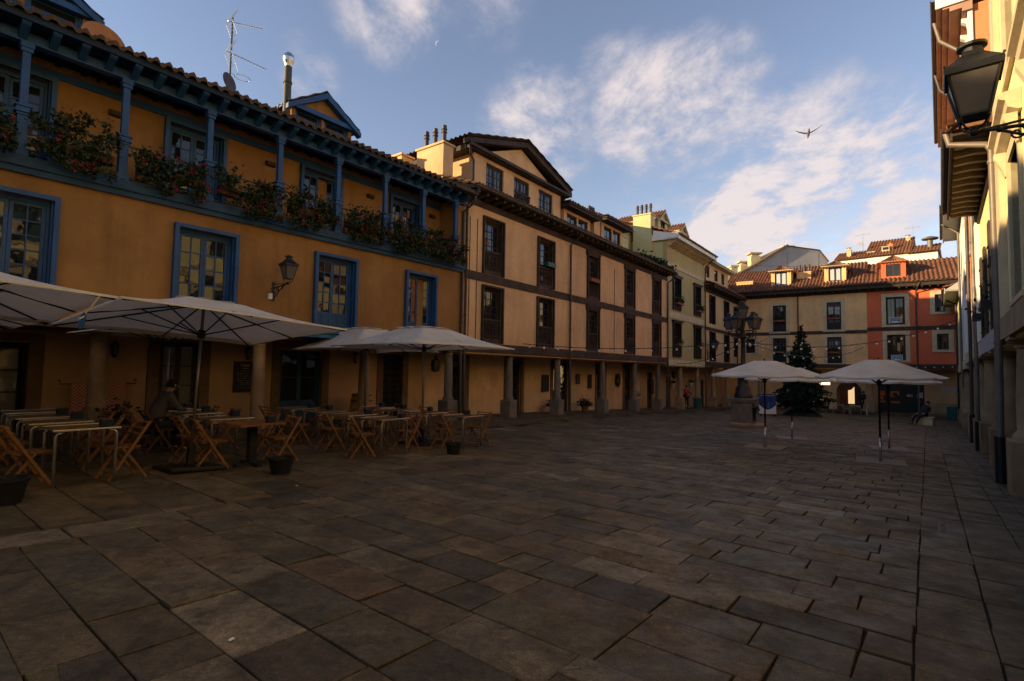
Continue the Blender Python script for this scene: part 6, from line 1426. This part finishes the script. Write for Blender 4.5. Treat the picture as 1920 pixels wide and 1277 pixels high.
def drain(a, b, w, l, label):
    x, y, z = at_ab(a, b, .006); t = thing('drain_cover', label, 'drain cover', (x, y, z), RA); m = MB(); m.box(-l/2, l/2, -w/2, w/2, -.02, .002); m.build('frame', M_IRON, t)
    g = MB(); [g.box(-l/2+.02+i*.045, -l/2+.045+i*.045, -w/2+.02, w/2-.02, .0025, .006) for i in range(int((l-.03)/.045))]; g.build('grate', M_PIPE, t)
drain(8.6, -.12, .10, .55, 'narrow iron drain slot in the path beside the right arcade'); drain(14.2, .55, .25, .6, 'iron drain grate in the paving near the right parasol base'); drain(6.2, -.62, .12, .35, 'small iron cover in the path close to the right columns')
for i, (a, b) in enumerate(((4.07,7.07),(1.51,3.28))):
    x, y, z = at_ab(a, b, .008); t = thing('paper_scrap', ['small white paper scrap on the paving before the left terrace','tiny pale scrap on the front paving'][i], 'litter', (x, y, z), i); m = MB(); m.add([(-.015,-.008,0),(.016,-.01,.003),(.014,.01,.008),(-.013,.01,.002)], [(0,1,2,3)]); m.add([(-.015,-.008,-.002),(.016,-.01,.001),(.014,.01,.006),(-.013,.01,.0)], [(3,2,1,0)]); m.build('paper', M_WHITEP, t)

# ================================================================== people
def figure(root, J, clothes, hair=True, hood=None):
    """one continuous skinned body plus clothing shells and hair; J maps joint names to points"""
    def chain_mesh(name, edges, rad, m, parent, lvl=1):
        names = []
        for a, b in edges:
            for n in (a, b):
                if n not in names: names.append(n)
        me = bpy.data.meshes.new(name); me.from_pydata([tuple(J[n]) for n in names], [(names.index(a), names.index(b)) for a, b in edges], []); me.update()
        o = bpy.data.objects.new(name, me); col.objects.link(o); o.parent = parent; me.materials.append(m)
        s = o.modifiers.new('skin', 'SKIN'); s.use_smooth_shade = True
        lay = me.skin_vertices[0] if me.skin_vertices else None
        if lay is None:
            bpy.context.view_layer.objects.active = o; me.attributes  # layer is made with the modifier
        lay = me.skin_vertices[0]
        for i, n in enumerate(names): r = rad[n] if isinstance(rad[n], tuple) else (rad[n], rad[n]); lay.data[i].radius = r
        lay.data[0].use_root = True
        u = o.modifiers.new('smooth', 'SUBSURF'); u.levels = u.render_levels = lvl; return o
    R = {'pelvis':.13,'waist':.125,'chest':.125,'neck':.05,'skull':.085,'crown':.07,'chin':.06,'nose':.02,
         'hipL':.09,'kneeL':.06,'ankL':.042,'toeL':.03,'hipR':.09,'kneeR':.06,'ankR':.042,'toeR':.03,'shL':.055,'elL':.044,'wrL':.03,'palmL':.034,'shR':.055,'elR':.044,'wrR':.03,'palmR':.034}
    E = [('pelvis','waist'),('waist','chest'),('chest','neck'),('neck','skull'),('skull','crown'),('skull','nose')]
    for s in 'LR': E += [('pelvis','hip'+s),('hip'+s,'knee'+s),('knee'+s,'ank'+s),('ank'+s,'toe'+s),('chest','sh'+s),('sh'+s,'el'+s),('el'+s,'wr'+s),('wr'+s,'palm'+s)]
    V = lambda n: Vector(J[n])
    for s in 'LR':       # five fingers and a thumb off the side of the palm
        d = (V('palm'+s)-V('wr'+s)).normalized(); side = d.cross(Vector((0,0,1)))
        side = side.normalized() if side.length > .1 else Vector((1,0,0)); dn = d.cross(side)*(1 if d.cross(side).z < 0 else -1)
        for k, (o, l) in enumerate(((-.027,.062),(-.009,.075),(.009,.07),(.026,.055))):
            b = V('palm'+s)+side*o+d*.02; J[f'f{k}a{s}'] = b; J[f'f{k}b{s}'] = b+d*l*.55+dn*.008; J[f'f{k}c{s}'] = b+d*l*.9+dn*.026
            E += [('palm'+s, f'f{k}a{s}'), (f'f{k}a{s}', f'f{k}b{s}'), (f'f{k}b{s}', f'f{k}c{s}')]; R[f'f{k}a{s}'] = .0095; R[f'f{k}b{s}'] = .0088; R[f'f{k}c{s}'] = .0072
        t0 = V('wr'+s)+d*.035-side*.03; J['ta'+s] = t0; J['tb'+s] = t0-side*.02+d*.035+dn*.012; E += [('palm'+s,'ta'+s),('ta'+s,'tb'+s)]; R['ta'+s] = .011; R['tb'+s] = .008
    chain_mesh('body', E, R, M_SKIN, root)
    sk = V('skull'); up = (V('crown')-sk).normalized(); fw = (V('nose')-sk); fw = (fw-up*fw.dot(up)).normalized(); rt = fw.cross(up)
    fc = MB()
    for q in (-1, 1): fc.ball(sk+fw*.082+rt*q*.032+up*.012, .011, 8)
    fc.build('eye', M_DARKC, root); mo = MB(); mo.bar(sk+fw*.08-up*.05-rt*.022, sk+fw*.08-up*.05+rt*.022, .008); mo.build('mouth', M_REDC, root)
    er = MB(); [er.ball(sk+rt*q*.088-up*.005, .022, 8, 1.4) for q in (-1, 1)]; er.build('ear', M_SKIN, root)
    if hair:
        h = MB(); k = 9
        for i in range(k+1):
            pass
        h.lathe([(.001,.115),(.05,.105),(.085,.075),(.1,.03),(.1,-.02),(.088,-.06)], 16); mat = Matrix((rt, fw, up)).transposed().to_4x4()
        h.v = [tuple(mat @ Vector(p) + sk + up*.012 - fw*.016) for p in h.v]; h.build('hair', hood or M_HAIR, root, smooth=True)
    top, bot, shoe = clothes
    cr = {n: (tuple(x*1.18 for x in R[n]) if isinstance(R[n], tuple) else R[n]*1.22) for n in R}; cr['chest'] = .185; cr['waist'] = .17; cr['pelvis'] = .165; cr['neck'] = .075
    ce = [('waist','pelvis'),('waist','chest'),('chest','neck')]
    for s in 'LR': ce += [('chest','sh'+s),('sh'+s,'el'+s),('el'+s,'wr'+s)]; cr['wr'+s] = .042; cr['el'+s] = .058; cr['sh'+s] = .085
    chain_mesh('jacket', ce, cr, top, root)
    tr = [('pelvis','hipL'),('hipL','kneeL'),('kneeL','ankL'),('pelvis','hipR'),('hipR','kneeR'),('kneeR','ankR')]; cr['pelvis'] = .17
    for s in 'LR': cr['ank'+s] = .062; cr['knee'+s] = .078; cr['hip'+s] = .105
    chain_mesh('trousers', tr, cr, bot, root)
    for s in 'LR':
        f = (V('toe'+s)-V('ank'+s)); f.z = 0; f.normalize(); sd = Vector((-f.y, f.x, 0)); a = V('ank'+s); z0 = min(a.z, V('toe'+s).z)-.055
        b = MB(); P = [a-f*.08-sd*.04, a-f*.08+sd*.04, a+f*.1+sd*.052, a+f*.2+sd*.03, a+f*.2-sd*.03, a+f*.1-sd*.052]; n = 6
        b.add([(p.x,p.y,z0) for p in P]+[(p.x,p.y,z0+(.09 if i < 2 else .065 if i in (2,5) else .04)) for i, p in enumerate(P)], [tuple(range(n-1,-1,-1)), tuple(range(n,2*n))]+[(i,(i+1)%n,(i+1)%n+n,i+n) for i in range(n)]); b.build('shoe', shoe, root, bevel=.012)
def seated(lean=.0, arms='table', legs=0.0):
    """sitting on a seat at z = .45, facing +x"""
    l = lean; J = {'pelvis':(0,0,.56),'waist':(.03+l*.2,0,.74),'chest':(.05+l*.6,0,.98),'neck':(.07+l*.85,0,1.15),'skull':(.10+l*1.0,0,1.27),'crown':(.10+l*1.06,0,1.34),'nose':(.20+l*1.05,0,1.245)}
    for s, q in (('L',1),('R',-1)):
        J['hip'+s] = (.06,q*.1,.53); J['knee'+s] = (.46+legs*.1,q*.13,.52-legs*.02); J['ank'+s] = (.44+legs*.42,q*.12,.075); J['toe'+s] = (.57+legs*.42,q*.14,.045+legs*.03)
        J['sh'+s] = (.05+l*.66,q*.19,1.07)
        if arms == 'table': J['el'+s] = (.22+l*.5,q*.24,.83); J['wr'+s] = (.46+l*.3,q*.12,.80); J['palm'+s] = (.53+l*.3,q*.09,.80)
        else: J['el'+s] = (.05+l*.45,q*.26,.80); J['wr'+s] = (.26+l*.1,q*.18,.66); J['palm'+s] = (.33+l*.1,q*.16,.64)
    return J
def standing(turn=0.0, arms=0.0, stride=.08):
    J = {'pelvis':(0,0,.95),'waist':(0,0,1.1),'chest':(.01,0,1.34),'neck':(.02,0,1.5),'skull':(.04,0,1.62),'crown':(.04,0,1.70),'nose':(.14,0,1.60)}
    for s, q in (('L',1),('R',-1)):
        J['hip'+s] = (0,q*.1,.9); J['knee'+s] = (.03+q*stride*.5,q*.11,.5); J['ank'+s] = (q*stride,q*.12,.075); J['toe'+s] = (.13+q*stride,q*.14,.045)
        J['sh'+s] = (.0,q*.2,1.43); J['el'+s] = (-.02+arms*.2,q*.26,1.15); J['wr'+s] = (.06+arms*.4,q*.24,.92+arms*.2); J['palm'+s] = (.09+arms*.45,q*.23,.85+arms*.22)
    return J
p1_ = thing('person', 'person in dark grey jacket and dark cap leaning over a back table of the terrace', 'person', at_ab(3.62, 11.4, .0), RA+.05)
figure(p1_, seated(.22), (M_GREYC, M_DARKC, M_DARKC), hood=M_DARKC)
ch2 = make_chair(surf('dark_wood_chair', (.10,.045,.022), .55, .25, 5, 0, .1)); ch2.location = at_ab(3.72, 11.4, .012); ch2.rotation_euler = (0,0,RA); ch2['label'] = 'dark folding chair under the person in the grey jacket'
p2_ = thing('person', 'person in dark clothes lounging on the pale stone block', 'person', (24.75, 31.7, gz(24.75,31.7)+.05), math.pi+.35)
figure(p2_, seated(-.55, 'lap', 1.0), (M_DARKC, M_DARKC, M_DARKC))
x_, y_ = FF.w(10.0, .9)[:2]; p3_ = thing('person', 'person in dark coat standing by the far arch', 'person', (x_, y_, -1.46), FF.rz-math.pi/2+.9)
figure(p3_, standing(), (M_DARKC, M_DARKC, M_DARKC))
x_, y_ = FB.w(21.9, .25)[:2]; p4_ = thing('person', 'person in red jacket standing behind the green litter bin', 'person', (x_, y_, gz(x_,y_)+.13), FB.rz-1.9)
figure(p4_, standing(0, .8), (M_REDC, M_DARKC, M_DARKC))
# metal terrace set by the arch
def lane_set():
    for i, (x, y) in enumerate(((8.3,-.9),(9.5,-1.3))):
        wx, wy = FF.w(x, y)[:2]; t = dup(next(o for o in bpy.data.objects if o.name == 'cafe_table'), (wx, wy, gz(wx,wy)+.02), FF.rz+.2, ['aluminium table before the far arch, left of the pair','aluminium table before the far arch, right of the pair'][i], 'metal tables by the far arch')
        for s in (-1, 1):
            cx, cy = FF.w(x+s*.62, y+.1)[:2]; c = thing('metal_chair', f'small aluminium chair {"left" if s < 0 else "right"} of the {"left" if i == 0 else "right"} table by the far arch', 'chair', (cx, cy, gz(cx,cy)+.02), FF.rz+(0 if s < 0 else math.pi), 'metal chairs by the far arch')
            st = MB(); st.box(-.2,.2,-.2,.2,.44,.46); st.build('seat', M_ALU, c); b = MB(); b.tube([(-.2,-.2,.44),(-.26,-.2,.85),(-.26,.2,.85),(-.2,.2,.44)], .014, 6); [b.box(-.25,-.235,-.19,.19,z,z+.05) for z in (.58,.68,.78)]; b.build('backrest', M_ALU, c)
            for sx in (-1, 1):
                for sy in (-1, 1): l = MB(); l.tube([(sx*.18,sy*.18,.44),(sx*.22,sy*.2,0)], .014, 6); l.build('leg', M_ALU, c)
    wx, wy = FF.w(7.6, -1.6)[:2]; t = thing('bollard', 'dark slim bollard standing in front of the far arch', 'bollard', (wx, wy, gz(wx,wy))); b = MB(); b.lathe([(.09,0),(.09,.1),(.06,.14),(.055,.85),(.08,.9),(.06,1.0),(.01,1.05)], 12); b.build('shaft', M_IRON, t, smooth=2)
lane_set()
